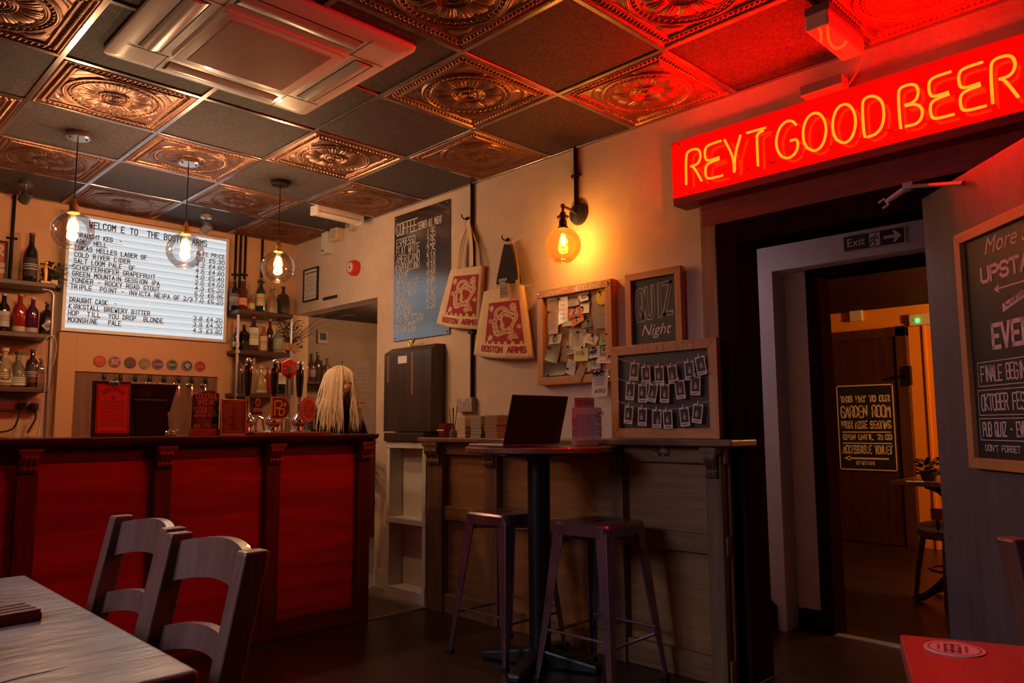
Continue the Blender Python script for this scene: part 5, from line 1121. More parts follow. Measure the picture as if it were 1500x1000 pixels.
ph_m = C('photo_white', (.60, .46, .43), .5); dk_m = C('photo_dark', (.035, .02, .02), .35); fig_m = C('photo_figure', (.36, .22, .19), .5)
def photo(cx, cy, tilt, lab, k):
    p = PW(cx, cy); t = thing('instant_photo', lab, 'photo', (XR-XD-.003, p.y, p.z), RW, 'instant photos on strings'); t.rotation_euler = (0, math.radians(tilt), RW)
    MB().box(-.026, .026, -.0015, 0, -.044, .044).build('print_card', ph_m, t)
    MB().box(-.0205, .0205, -.0022, -.0012, -.026, .036).build('picture', dk_m, t)
    rnd = random.Random(k); m = MB(); x = rnd.uniform(-.006, .006); z = rnd.uniform(-.004, .01)
    m.prism([(x-.004, z+.008), (x, z+.013), (x+.004, z+.008), (x+.002, z+.003), (x+.009, z-.004), (x+.006, z-.02), (x-.006, z-.02), (x-.009, z-.005), (x-.002, z+.003)], -.0026, -.002); m.build('picture_figure', fig_m, t)
    m = MB(); m.strokes([[(-.015, -.035), (.0, -.036), (.014, -.034)]], .004, -.0018); m.build('caption', dk_m, t)
    MB().box(-.0035, .0035, -.008, .003, .034, .058).build('peg', C('peg', (.5, .36, .3), .6), t, bevel=.001)
k = 0
ORD = ['first', 'second', 'third', 'fourth', 'fifth', 'sixth']
for rn, rowp in (('top', ((535,585,8),(596,603,-2),(665,605,0),(735,600,-5),(823,580,-3),(883,555,-9))), ('middle', ((513,688,6),(578,700,2),(630,697,12),(693,700,3),(775,680,-6),(855,660,3))), ('bottom', ((505,812,8),(577,822,3),(653,832,2),(710,835,-2),(798,822,-5),(865,805,9)))):
    for j, (cx, cy, tl) in enumerate(rowp):
        k += 1; photo(cx, cy, tl, '%s instant photo from the left on the %s string' % (ORD[j], rn), k)
# ================================================================ NEON SIGN
NX = .03; n0 = W(984, 250, NX).y; NL = 1.85
t = thing('neon_sign', 'glowing red neon sign reading REYT GOOD BEER over the doorway', 'neon sign', (XR, n0, 2.226), RW)
red_ac = mat('red_acrylic', (.72, .012, .010), .12, coat=.3)
NH = .315
m = MB(); m.box(0, NL, -NX, -.001, 0, NH); m.build('backing_box', red_ac, t, bevel=.004)
neon_m = glow('neon_glow', (1, .0026, .0001), 160)
LD = .065
NLET = {0: ('R', 1003, 1025), 1: ('E', 1031, 1056), 2: ('Y', 1061, 1085), 3: ('T', 1094, 1122), 4: ('G', 1136, 1168), 5: ('O', 1176, 1210), 6: ('O', 1220, 1254), 7: ('D', 1265, 1297), 8: ('B', 1319, 1353), 9: ('E', 1365, 1400), 10: ('E', 1410, 1448), 11: ('R', 1458, 1496)}
zb, zt = W(1003, 271, LD).z-2.226, W(1003, 222, LD).z-2.226
zb2, zt2 = W(1460, 158, LD).z-2.226, W(1460, 98, LD).z-2.226
print('neon z', zb, zt, zb2, zt2)
NG = {'R': [[(0, 0), (0, 5), (.6, 6), (3, 6), (3.9, 5.2), (3.9, 4), (3, 3.1), (1.2, 3.1)], [(1.4, 3.1), (2.2, 2.7), (4, 0)]], 'E': [[(4, 6), (.8, 6), (0, 5.4), (0, 3.8), (.6, 3.2), (3.3, 3.3)], [(3.4, 2.9), (.8, 2.8), (0, 2.2), (0, .6), (.7, 0), (4, 0)]],
 'Y': [[(0, 6), (1.9, 2.7), (2, 0)], [(4, 6), (2.3, 2.9), (2.15, .3)]], 'T': [[(0, 6), (4, 6)], [(3.5, 5.6), (2.2, 5.4), (2, 4.8), (2, 0)]], 'G': [[(3.9, 4.9), (3.2, 5.8), (2, 6.1), (.7, 5.3), (0, 3.6), (0, 2.2), (.7, .6), (2, -.1), (3.3, .3), (4, 1.4), (3.9, 2.7), (2.6, 2.7)]],
 'O': [[(.5, .9), (1.8, -.1), (3.2, .4), (4, 2.2), (4, 4), (3.2, 5.6), (2, 6.1), (.8, 5.6), (0, 4), (0, 2), (.45, 1.1)]], 'D': [[(.3, 0), (0, .8), (0, 5.3), (.6, 6), (2.2, 6), (3.7, 4.9), (4, 3), (3.6, 1.2), (2.4, .1), (.6, 0)]],
 'B': [[(.2, -.1), (0, 1), (0, 5.2), (.5, 6), (2.6, 6), (3.5, 5.3), (3.5, 4), (2.6, 3.2), (1, 3.2)], [(1.2, 3.0), (2.8, 3), (4, 2.2), (4, .9), (3, 0), (.9, .1)]]}
for k, (ch, a, b) in NLET.items():
    x0 = n0-W(a, 200, LD).y; x1 = n0-W(b, 200, LD).y
    m = MB()
    for L in NG[ch]: m.tube(chaikin([(x0+(x1-x0)*u/4, -LD+(.004 if j else 0), zb+(zt-zb)*w_/6) for j, (u, w_) in enumerate(L)], 2), .0055, 8)
    m.build('neon_letter', neon_m, t, smooth=True)
    L = NG[ch][0]
    for u, w_ in (L[0], L[len(L)//2]): x = x0+(x1-x0)*u/4; z = zb+(zt-zb)*w_/6; MB().tube([(x, -NX, z), (x, -LD+.004, z)], .004, 6).build('tube_support', C('support', (.25, .02, .02), .4), t, smooth=True)
m = MB()
for k in range(11):
    xa = n0-W(NLET[k][2], 200, LD).y; xb = n0-W(NLET[k+1][1], 200, LD).y
    if xb-xa < .12: MB().tube([(xa, -LD+.01, zb+.01), ((xa+xb)/2, -LD+.016, zb+.0), (xb, -LD+.01, zb+.01)], .0045, 6).build('link_tube', C('blacked_tube', (.05, .01, .01), .3), t, smooth=True)
m = MB(); [m.ball((x, -NX, z), .005, 8, 6) for x in (.05, .42, .82, 1.2, 1.6) for z in (.02, NH-.02)]; m.build('screw', black_m, t)
a = W(1176, 138, .06); b = W(1238, 118, .06)
o = MB().box(-.0, a.y-b.y, -.09, 0, 0, .045).build('transformer', C('transformer', (.35, .28, .28), .4), bevel=.004); o.location = (XR, a.y, 2.226+NH); o.rotation_euler = (0, 0, RW); tag(o, 'flat transformer box resting on top of the neon sign backing', 'transformer')
# ================================================================ EXIT SIGN AND THE ORANGE ROOM'S FITTINGS
p = on('x', LX, 1280.5, 351)
t = thing('exit_sign', 'white on dark Exit sign with running figure and right arrow', 'exit sign', (LX, p.y, p.z), RW)
MB().box(-.16, .16, -.006, 0, -.045, .045).build('plate', C('exit_pale', (.42, .36, .34), .5), t, bevel=.001)
MB().box(-.155, .148, -.0072, -.005, -.039, .039).build('panel', C('exit_dark', (.025, .018, .02), .5), t)
m = MB(); m.box(-.022, .032, -.0085, -.0070, -.034, .034); font('Exit', .062, -.140, -.018, -.0085, 0, 'LEFT', m)
m.prism([(.05, -.008), (.105, -.008), (.095, -.03), (.105, -.03), (.138, 0), (.105, .03), (.095, .03), (.105, .008), (.05, .008)], -.0085, -.0072); m.build('symbols', C('exit_white', (.62, .55, .53), .5), t)
m = MB(); m.ball((.010, -.009, .022), .006, 8, 6, (1, .1, 1)); m.strokes([[(.006, .012), (-.002, -.006), (.008, -.014), (.002, -.028)], [(-.002, -.006), (-.014, -.012), (-.018, -.024)], [(.006, .010), (.016, .004), (.022, .010)], [(.004, .010), (-.010, .010), (-.014, .0)]], .0065, -.009); m.build('running_figure', C('exit_dark', (.025, .018, .02), .5), t)
p = on('x', FX, 1256, 462); o = MB().box(-.06, .06, -.05, 0, -.06, .06).build('sensor_box', C('box_cream', (.62, .50, .33), .5), bevel=.006); o.location = (FX, p.y, p.z); o.rotation_euler = (0, 0, RW); tag(o, 'small cream box high on the orange wall left of the green light', 'sensor')
p = on('x', FX, 1352, 468); t = thing('alarm_unit', 'cream wall box with a glowing green light on the orange wall', 'alarm box', (FX, p.y, p.z), RW)
MB().box(-.105, .105, -.06, 0, -.055, .055).build('case', C('box_cream', (.62, .50, .33), .5), t, bevel=.006); MB().ball((-.03, -.062, -.01), .018, 12, 8).build('green_light', glow('green_led', (.03, 1, .12), 6), t, smooth=True)
# chalk sign painted on the far door
dx = FX-.051; c_ = [on('x', dx, *q) for q in ((1226, 565), (1309, 561), (1315, 688), (1231, 690))]
yc = sum(k.y for k in c_)/4; zc = sum(k.z for k in c_)/4; h = (c_[0].y-c_[1].y+c_[3].y-c_[2].y)/4; v = (c_[0].z+c_[1].z-c_[2].z-c_[3].z)/4
t = thing('door_chalk_sign', 'black chalk sign on the far door pointing to garden room and toilet', 'chalk sign', (dx, yc, zc), RW)
MB().box(-h, h, -.012, 0, -v, v).build('panel', chalk_black, t, bevel=.002)
m = MB(); yb = -.0126; X = h*.93
m.strokes([[(-h*.98, -v*.98), (h*.98, -v*.98), (h*.98, v*.98), (-h*.98, v*.98), (-h*.98, -v*.98)]], .010, yb)
for s, hh, z in (('THIS WAY TO OUR', .13, .60), ('GARDEN ROOM', .26, .24), ('WITH MORE SEATING', .16, -.02), ('ACCESSIBLE TOILET', .17, -.60)): m.strokes(fit(s, hh*v, -X*.92, X*.92, z*v, .03, .25), .0115, yb)
m.strokes(fit('OPEN UNTIL', .11*v, -X*.88, X*.25, -.28*v, .03), .010, yb); m.strokes(fit('21:30', .11*v, X*.42, X*.92, -.28*v, .03), .010, yb)
m.strokes([[(-X*.9, -.11*v), (X*.9, -.11*v)], [(-X*.9, -.37*v), (X*.9, -.37*v)]], .010, yb); m.strokes([[(-X*.72, -.72*v), (X*.75, -.72*v)]], .016, yb); m.prism([(-X*.9, -.72*v), (-X*.66, -.66*v), (-X*.66, -.78*v)], yb, yb+.002)
m.strokes(fit('ON THE LEFT', .07*v, -X*.42, X*.25, -.86*v, .03), .009, yb); m.build('lettering', C('chalk_cream', (.75, .62, .5), .9), t)
# table, pot plant and chair in the orange room
tx, ty = 4.75, -2.02
t = thing('pub_table', 'dark pub table with arched iron legs in the orange room', 'table', (tx, ty, 0), RW)
MB().box(-.36, .36, -.30, .30, .735, .765).build('tabletop', wood('far_table_wood', (.17, .06, .03), (.08, .03, .02), 'y', .35, 9, coat=.2), t, bevel=.005)
iron = C('cast_iron', (.010, .009, .010), .5, .4)
for s in (-1, 1):
    m = MB()
    for u in (-1, 1): m.tube(chaikin([(u*.05, s*.16, .40), (u*.055, s*.16, .60), (u*.09, s*.16, .70), (u*.19, s*.16, .735)], 3), .020, 8)
    for u in (-1, 1): m.tube(chaikin([(u*.05, s*.16, .42), (u*.06, s*.16, .22), (u*.16, s*.16, .10), (u*.24, s*.16, .03), (u*.28, s*.16, .022)], 3), .022, 8)
    m.ball((0, s*.16, .66), .040, 12, 8, (1, .5, 1)); m.box(-.06, .06, s*.16-.012, s*.16+.012, .38, .46); m.build('iron_leg', iron, t, smooth=50)
MB().cyl((0, -.16, .42), (0, .16, .42), .016, 10).build('stretcher', iron, t, smooth=True)
pp = on('z', .765, 1350, 704)
plant('pot_plant', 'small dark pot plant on the table in the orange room', (pp.x+.08, pp.y-.02, .765), 70, .075, .13, .05, (.018, .022, .016), .055)
pp = on('z', .767, 1331, 705); o = MB().box(-.07, .07, -.05, .05, 0, .003).build('menu_card', paper_m); o.location = (pp.x+.05, pp.y-.02, .765); o.rotation_euler = (0, 0, .3); tag(o, 'flat white menu card lying by the pot plant', 'menu card')
cx_, cy_ = 4.72, -1.93
t = thing('bar_chair', 'round chair with mauve padded seat under the orange room table', 'chair', (cx_, cy_, 0), 2.4)
MB().lathe([(.19, .44), (.205, .455), (.20, .475), (.17, .49), (.001, .492)], 28).build('seat', C('mauve_fabric', (.30, .24, .34), .8), t, smooth=True)
MB().lathe([(.19, .40), (.20, .41), (.20, .44), (.18, .445)], 28).build('seat_ring', darkwood_m, t, smooth=True)
for sx in (-1, 1):
    for sy in (-1, 1): MB().tube([(sx*.12, sy*.12, .42), (sx*.15, sy*.15, .2), (sx*.17, sy*.17, 0)], [.02, .018, .014], 8).build('leg', darkwood_m, t, smooth=True)
MB().tube([(.145*math.cos(k*PI/10), .145*math.sin(k*PI/10), .2) for k in range(20)], .009, 6, closed=True).build('foot_ring', darkwood_m, t, smooth=True)
m = MB(); ar = [(.20*math.cos(a), .20*math.sin(a)) for a in [PI*(.15+.7*k/12) for k in range(13)]]
m.v = [(x*f, y*f, z) for z in (.53, .60) for f in (1, 1.08) for x, y in ar]; N = 13
for i in range(N-1): m.f += [(i, i+1, N+i+1, N+i), (2*N+i, 3*N+i, 3*N+i+1, 2*N+i+1), (i, 2*N+i, 2*N+i+1, i+1), (N+i, N+i+1, 3*N+i+1, 3*N+i)]; m.m += [0]*4
m.f += [(0, N, 3*N, 2*N), (N-1, 3*N-1, 4*N-1, 2*N-1)]; m.m += [0, 0]
m.build('backrest', C('dark_red_pad', (.12, .02, .015), .6), t, smooth=40)
for a in (.2, .5, .8): x, y = .205*math.cos(PI*a), .205*math.sin(PI*a); MB().cyl((x*.9, y*.9, .42), (x, y, .54), .012, 8).build('back_spindle', darkwood_m, t)
# ================================================================ OPEN DOOR WITH EVENTS BOARD
HX, HY = 2.385, -2.600
door_a = math.atan2(-.32, -.34)            # leaf runs from the jamb towards the camera
t = thing('door_leaf', 'grey painted door standing open beside the doorway, carrying the events board', 'door', (HX, HY, 0), door_a)
DOORZ = 2.0
# local x runs from hinge to free edge; the face seen is local +y?  resolved by building a symmetric leaf
grey_m = wood('grey_stained_door', (.125, .078, .083), (.08, .05, .055), 'z', .5, 8)
MB().box(0, .80, -.022, .022, .006, DOORZ).build('leaf', grey_m, t, bevel=.004)
for z in (.25, 1.0, 1.78): MB().cyl((0.0, .024, z-.05), (0.0, .024, z+.05), .009, 8).build('hinge', steel_m, t)
MB().tube([(.73, .022, .98), (.73, .07, .98), (.73, .075, 1.12), (.73, .022, 1.12)], .011, 8).build('pull_handle', chrome_m, t, smooth=True)
u = Vector((math.cos(door_a), math.sin(door_a), 0)); nrm = Vector((-u.y, u.x, 0))
if nrm.dot(CP-Vector((HX, HY, 0))) < 0: nrm = -nrm
DO = Vector((HX, HY, 0))+nrm*.022
def on_door(px, py, d=0):
    o = DO+nrm*d; r = ray(px, py); k = (o-CP).dot(nrm)/r.dot(nrm); P = CP+r*k; return (P-o).dot(u), P.z
a = on_door(1403, 345, .02); b = on_door(1422, 685, .02); c = on_door(1500, 300, .02); e = on_door(1500, 692, .02)
print('events board', a, b, c, e)
BXL = (a[0]+b[0])/2; EZ0, EZ1 = (b[1]+e[1])/2, (a[1]+c[1])/2; EW = .56
# board frame: local +x must run to the picture's right = along u; front is -y so rotate so that local -y = nrm
brz = math.atan2(u.y, u.x)
if Vector((math.sin(brz), -math.cos(brz), 0)).dot(nrm) < 0: print('flip needed')
t, h, H_ = framed('events_chalkboard', 'large pine framed events chalkboard hung on the grey open door', 'chalkboard', 0, -EW, EZ0, EZ1, 0, .036, chalk_black, .032)
o = DO+u*(BXL+EW/2); t.location = (o.x, o.y, EZ0); t.rotation_euler = (0, 0, brz)
yb = -.0156; L = -EW/2
def ez(px, py): q = on_door(px, py, .018); return q[0]-BXL-EW/2, q[1]-EZ0
m = MB(); x, z = ez(1440, 374); font('More Seating', .080, x, z, yb, .35, 'LEFT', m)
x, z = ez(1437, 414); x2, z2 = ez(1437, 394); m.strokes(fit('UPSTAIRS', z2-z, x, x+.40, z, 0, .3), .011, yb)
x, z = ez(1456, 424); m.strokes([[(x+.015, z), (x+.35, z)]], .005, yb); m.prism([(x-.005, z), (x+.022, z+.014), (x+.022, z-.014)], yb, yb+.001)
x, z = ez(1468, 457); x2, z2 = ez(1468, 445); bz = z; bx = x; m.prism([(x, z), (x+.19, z+.05), (x+.19, z2+.05), (x, z2)], yb, yb+.001)
x, z = ez(1452, 514); x2, z2 = ez(1450, 473); m.strokes(fit('EVENTS', z2-z-.02, x+.01, x+.31, z+.01, 0, .45), .0145, yb)
for (x_, ya, yb_), s in (((1433, 531.6, 566), 'FINALE BEGINNER JAM'), ((1434, 572, 608), 'OKTOBER FEST'), ((1436, 613, 644), 'PUB QUIZ - EVERY SUNDAY')):
    x, z1 = ez(x_, ya); x, z0 = ez(x_, yb_); m.strokes([[(x, z0), (x+.45, z0), (x+.45, z1), (x, z1), (x, z0)]], .0025, yb)
    m.strokes(fit(s, (z1-z0)*.62, x+.017, x+.40 if 'FEST' not in s else x+.27, z0+(z1-z0)*.2, .03, .2), .005, yb)
x, z = ez(1443, 660); m.strokes(fit("DON'T FORGET TO FOLLOW US", .019, x, x+.40, z, .05, .25), .003, yb)
m.build('lettering', C('chalk_pink', (.62, .48, .48), .9), t)
m = MB(); M = Matrix.Rotation(-.235, 4, 'Y'); font('Coming', .044, 0, 0, yb-.0012, .3, 'LEFT', m, T3(bx+.012, 0, bz+.012) @ M); m.build('banner_lettering', chalk_black, t)
# door closer arm between lintel and leaf
a = W(1290, 301, .10); b = W(1332, 273, .06); q = on_door(1412, 268, .02); c = DO+u*q[0]+nrm*.022
t = thing('door_closer_arm', 'white folding closer arm under the lintel above the doorway', 'door closer', (b.x, b.y, b.z)); c = Vector((c.x, c.y, q[1]))-b; a = a-b
m = MB(); m.tube([(0, 0, 0), a*.55, a*.8], [.013, .011, .009], 8); d = a.normalized(); s = Vector((0, 0, 1)).cross(d).normalized()*.014; z_ = d.cross(s).normalized()*.014
for k in (-1, 1): m.tube([a*.8, a*.8+z_*k, a+z_*k], .004, 6)
m.build('fork_arm', C('closer_white', (.92, .86, .84), .35, 0), t, smooth=True)
MB().ball((0, 0, 0), .02, 12, 8).build('knuckle', C('closer_white', (.92, .86, .84), .35, 0), t, smooth=True)
MB().tube([(0, 0, 0), tuple(c)], .008, 8).build('rod', C('closer_rod', (.4, .3, .3), .35, .5), t, smooth=True)
MB().box(-.02, .06, -.02, .02, -.015, .015).build('lintel_bracket', C('closer_rod', (.4, .3, .3), .35, .5), t, bevel=.003)
# ================================================================ FURNITURE NEAR THE CAMERA
stool_m = mat('gunmetal_purple_steel', (.30, .19, .23), .26, .85, var=.35, vs=7)
def make_stool():
    t = thing('bar_stool', 'x', 'bar stool', (0, 0, 0), 0, 'metal bar stools at the high table')
    SH_ = .70; s = .152
    m = MB(); n = len(rsq(1, .1)); sp = [(s+.004, .035, SH_-.055), (s+.004, .035, SH_-.012), (s-.004, .035, SH_-.002), (s-.022, .03, SH_), (s-.05, .03, SH_-.004)]
    v = []; f = []
    for h, r, z in sp: v += [(x, y, z) for x, y in rsq(h, r)]
    for j in range(len(sp)-1): f += [(j*n+k, j*n+(k+1) % n, (j+1)*n+(k+1) % n, (j+1)*n+k) for k in range(n)]
    f.append(tuple(range((len(sp)-1)*n, len(sp)*n))); m.add(v, f); m.build('seat', stool_m, t, smooth=35)
    MB().box(-.030, .030, -.013, .013, SH_-.006, SH_-.003).build('hand_slot', black_m, t, bevel=.002)
    for sx in (-1, 1):
        for sy in (-1, 1):
            top = Vector((sx*(s-.004), sy*(s-.004), SH_-.03)); bot = Vector((sx*.212, sy*.212, 0))
            m = MB(); w0, w1 = .062, .022
            def sec(c, w): return [c, c+Vector((-sx*w*.25, 0, 0))+Vector((0, 0, 0)), c+Vector((-sx*w, sy*.001, 0)), c+Vector((-sx*w, -sy*.006, 0)), c+Vector((-sx*.006, -sy*.006, 0)), c+Vector((-sx*.006, -sy*w, 0)), c+Vector((0, -sy*w, 0)), c+Vector((0, -sy*w*.25, 0))]
            A, Bm, B_ = sec(top, w0), sec(top.lerp(bot, .55), .042), sec(bot+Vector((0, 0, .012)), w1); n = len(A)
            m.add(A+Bm+B_, [(j*n+i, j*n+(i+1) % n, (j+1)*n+(i+1) % n, (j+1)*n+i) for j in range(2) for i in range(n)]+[tuple(range(n)), tuple(range(2*n, 3*n))])
            lg = m.build('leg', stool_m, t, bevel=.003)
            m = MB(); m.cb((bot.x-sx*.010, bot.y-sy*.010, .010), (.032, .032, .020)); m.build('foot', black_m, lg, bevel=.003)
    def P(sx, sy, z): k = 1-z/(SH_-.03); r = (s-.004)*(1-k)+.212*k-.008; return (sx*r, sy*r, z)
    for a, b in (((-1, -1), (1, -1)), ((1, -1), (1, 1)), ((1, 1), (-1, 1)), ((-1, 1), (-1, -1))):
        z = .20 if a[1] == b[1] else .225
        MB().tube([P(*a, z), P(*b, z)], .0065, 8).build('footrest', stool_m, t, smooth=True)
    m = MB(); 
    for a, b in (((-1, -1), (1, 1)), ((1, -1), (-1, 1))): m.box(-.20, .20, -.010, .010, SH_-.085, SH_-.07, Matrix.Rotation(PI/4*(1 if a[0] == b[0]*-1 and a[1] == -b[1] and a[0] == a[1] else -1), 4, 'Z'))
    m.build('brace', stool_m, t)
    return t
s0 = make_stool(); s0['label'] = 'purple grey metal bar stool at the high table, the one nearest the bar counter'; s0.location = (1.955, -.68, 0); s0.rotation_euler = (0, 0, -.02)
dup(s0, (1.97, -1.27, 0), .04, 'purple grey metal bar stool at the high table, the one nearest the doorway')
# high table
TP = .985
t = thing('high_table', 'round topped black column high table between the two metal stools', 'table', (1.93, -.93, 0))
TZ_ = 1.032
MB().lathe([(.30, TZ_-.030), (.352, TZ_-.030), (.36, TZ_-.024), (.36, TZ_-.006), (.354, TZ_), (.001, TZ_)], 56).build('tabletop', wood('table_top_red_wood', (.24, .095, .055), (.12, .045, .028), 'x', .28, 8, coat=.3), t, smooth=40)
MB().lathe([(.17, TZ_-.030), (.165, TZ_-.045), (.055, TZ_-.075), (.052, .10), (.052, .06)], 28).build('column', C('column_black', (.012, .010, .011), .4, .3), t, smooth=True)
for k in range(4):
    M = Matrix.Rotation(k*PI/2+.35, 4, 'Z')
    m = MB(); m.add([(.03, -.04, .0), (.03, .04, .0), (.03, .04, .085), (.03, -.04, .085), (.30, -.035, .0), (.30, .035, .0), (.30, .035, .04), (.30, -.035, .04)], [(0, 1, 2, 3), (4, 7, 6, 5), (0, 4, 5, 1), (3, 2, 6, 7), (0, 3, 7, 4), (1, 5, 6, 2)], M); m.build('base_foot', C('column_black', (.012, .010, .011), .4, .3), t, bevel=.012)
# laptop and cards on it
lp = C('laptop_shell', (.030, .012, .016), .38, .5)
t = thing('laptop', 'open dark laptop seen from behind its lid on the high table', 'laptop', (1.80, -1.03, TZ_), 0)
MB().box(-.205, .17, .0, .235, .004, .016).build('base', C('laptop_edge', (.30, .24, .24), .35, .6), t, bevel=.003)
l = MB().box(-.205, .17, -.004, .003, 0, .232).build('lid', lp, t, bevel=.003); l.location = (0, .0, .014); l.rotation_euler = (.27, 0, 0)
MB().box(-.195, .16, .003, .0045, .012, .222).build('screen', C('screen_off', (.02, .02, .025), .1), l)
MB().box(-.15, .15, .03, .13, .016, .0175).build('keyboard', black_m, t)
t = thing('card_holder', 'small wood block holding upright drinks cards beside the laptop', 'card holder', (2.06, -1.12, TZ_), -.35)
MB().box(-.062, .062, -.022, .022, 0, .030).build('block', C('beech_block', (.50, .26, .13), .5), t, bevel=.004)
m = MB(); m.box(-.075, .090, -.004, -.001, .012, .185); m.build('card', C('card_pinkish', (.72, .62, .60), .6), t)
m = MB(); m.box(-.055, .055, .003, .005, .012, .232); m.build('back_card', C('card_tan', (.55, .36, .32), .6), t)
m = MB(); m.strokes([[(-.05, .188), (.05, .188), (.05, .228), (-.05, .228), (-.05, .188)]], .003, .0025); m.strokes(fit('COCKTAILS', .022, -.042, .042, .198), .004, .0025); m.build('print', C('card_red', (.35, .04, .05), .7), t)
m = MB(); font('Spritz', .055, 0, 0, -.0046, .2, 'LEFT', m, T3(.064, 0, .175) @ Matrix.Rotation(PI/2, 4, 'Y')); font('Spritz', .04, 0, 0, -.0046, .2, 'LEFT', m, T3(-.070, 0, .14) @ Matrix.Rotation(PI/2, 4, 'Y')); m.build('lettering', C('card_red', (.35, .04, .05), .7), t)
m = MB(); [m.strokes([[(-.048+.012*k, .045), (-.048+.012*k, .15)]], .006, -.0044) for k in range(9)]; m.build('drinks_picture', C('card_blue', (.42, .38, .48), .7), t)
# things on the ledge
LZ = 1.060
def ledge(px, d=.10): return W(px, 640, d).y
def on_ledge(nm, lab, cat, px, d=.10, grp=None): return thing(nm, lab, cat, (XR-d, ledge(px, d), LZ), RW, grp)
t = on_ledge('candle', 'dark red glass candle jar on the ledge beside the cabinet', 'candle', 654, .09)
MB().lathe([(.046, 0), (.05, .004), (.05, .088), (.047, .088), (.046, .07)], 24).build('jar', C('red_glass', (.16, .008, .008), .12, coat=.5), t, smooth=True); MB().lathe([(.045, .068), (.001, .07)], 20).build('wax', C('wax_red', (.3, .03, .03), .5), t)
MB().strokes([[(-.03, .045), (.03, .045)]], .006, -.0505).build('label_line', C('soft_white', (.8, .7, .68), .6), t)
t = on_ledge('reed_diffuser', 'small clear diffuser bottle with black reeds on the ledge', 'diffuser', 664, .145)
MB().lathe([(.022, 0), (.024, .003), (.024, .04), (.012, .05), (.012, .062)], 18).build('bottle', bottle_glass((.30, .22, .2)), t, smooth=True)
for dx_, dy_ in ((-.028, .0), (-.012, .01), (.006, -.005), (.024, .004)): MB().cyl((dx_*.15, dy_*.2, .01), (dx_*1.4, dy_, .185+dx_*.3), .0025, 6).build('reed', black_m, t)
for k, (px, c, lab, hgt, n) in enumerate(((689, (.58, .42, .27), 'stack of cream leaflets on the ledge below the socket', .125, 5), (709, (.36, .29, .23), 'stack of grey leaflets in the middle on the ledge', .130, 7), (729, (.38, .22, .13), 'stack of brown leaflets on the ledge behind the laptop', .133, 7))):
    t = on_ledge('leaflet_stack', lab, 'leaflets', px, .095, 'leaflet stacks on the ledge'); rnd = random.Random(k); z = 0
    t.rotation_euler = (0, 0, RW+(-.12, .05, .2)[k])
    for j in range(n):
        hh = hgt/n; a = rnd.uniform(-.004, .004); MB().box(-.044+a, .044+a, -.07, .07, z, z+hh*.96).build('bundle', mat('leaflet_%d' % k, c, .85, c2=tuple(x*.75 for x in c), vs=60, stretch=(1, 1, 30)) if j == 0 and 'leaflet_%d' % k not in bpy.data.materials else bpy.data.materials['leaflet_%d' % k], t, bevel=.002); z += hh
# ---------------------------------------------------------------- wooden table and ladder-back chairs
gt_m = mat('weathered_table_wood', (.23, .215, .215), .33, c2=(.055, .05, .05), vs=5, stretch=(.8, 2.0, 2), bump=.25, bs=14)
TX0, TX1, TY0, TY1, TT = -1.20, -.262, -2.262, -1.118, .74
t = thing('dining_table', 'chunky weathered grey wooden table with cracks and knots beside the two ladder-back chairs', 'table', ((TX0+TX1)/2, (TY0+TY1)/2, 0))
hx, hy = (TX1-TX0)/2, (TY1-TY0)/2
MB().box(-hx, hx, -hy, hy, TT-.05, TT).build('tabletop', gt_m, t, bevel=.008, seg=3)
m = MB(); rnd = random.Random(9)
for x0, y0, L, a in ((.12, -.25, .10, .25), (.30, -.02, .025, -.4), (.34, .24, .02, -.4), (.05, -.05, .16, .1), (.0, .12, .22, .05), (.18, -.42, .14, .15), (-.05, -.33, .2, .2), (.22, .36, .05, 0)):
    P = [(x0+L*k/6*math.cos(a), y0+L*k/6*math.sin(a)+rnd.uniform(-.004, .004)) for k in range(7)]
    for i in range(6):
        wv = .0035*math.sin(PI*(i+.5)/6); m.add([(P[i][0], P[i][1]-wv, TT+.0004), (P[i+1][0], P[i+1][1]-wv, TT+.0004), (P[i+1][0], P[i+1][1]+wv, TT+.0004), (P[i][0], P[i][1]+wv, TT+.0004)], [(0, 1, 2, 3)])
m.build('crack', C('crack_dark', (.03, .024, .022), .9), t)
m = MB(); m.box(-hx+.06, hx-.06, -hy+.06, hy-.06, TT-.14, TT-.05); m.build('apron', darkwood_m, t)
for sx in (-1, 1):
    for sy in (-1, 1): MB().cb((sx*(hx-.08), sy*(hy-.08), (TT-.05)/2), (.08, .08, TT-.05)).build('leg', darkwood_m, t, bevel=.006)
o = thing('coaster_block', 'dark red wooden holder with striped coasters cut by the left edge', 'coaster holder', (-.435, -1.655, TT), .12)
MB().box(-.07, .07, -.06, .06, 0, .016).build('base', C('coaster_wood', (.05, .018, .016), .5), o, bevel=.003)
m = MB(); [m.box(-.068, .068, -.056+.028*k, -.036+.028*k, .016, .022) for k in range(4)]; m.build('stripes', C('coaster_pale', (.10, .04, .038), .5), o, bevel=.001)
ch_m = wood('chair_wood', (.15, .065, .048), (.085, .034, .026), 'z', .3, 8, coat=.3)
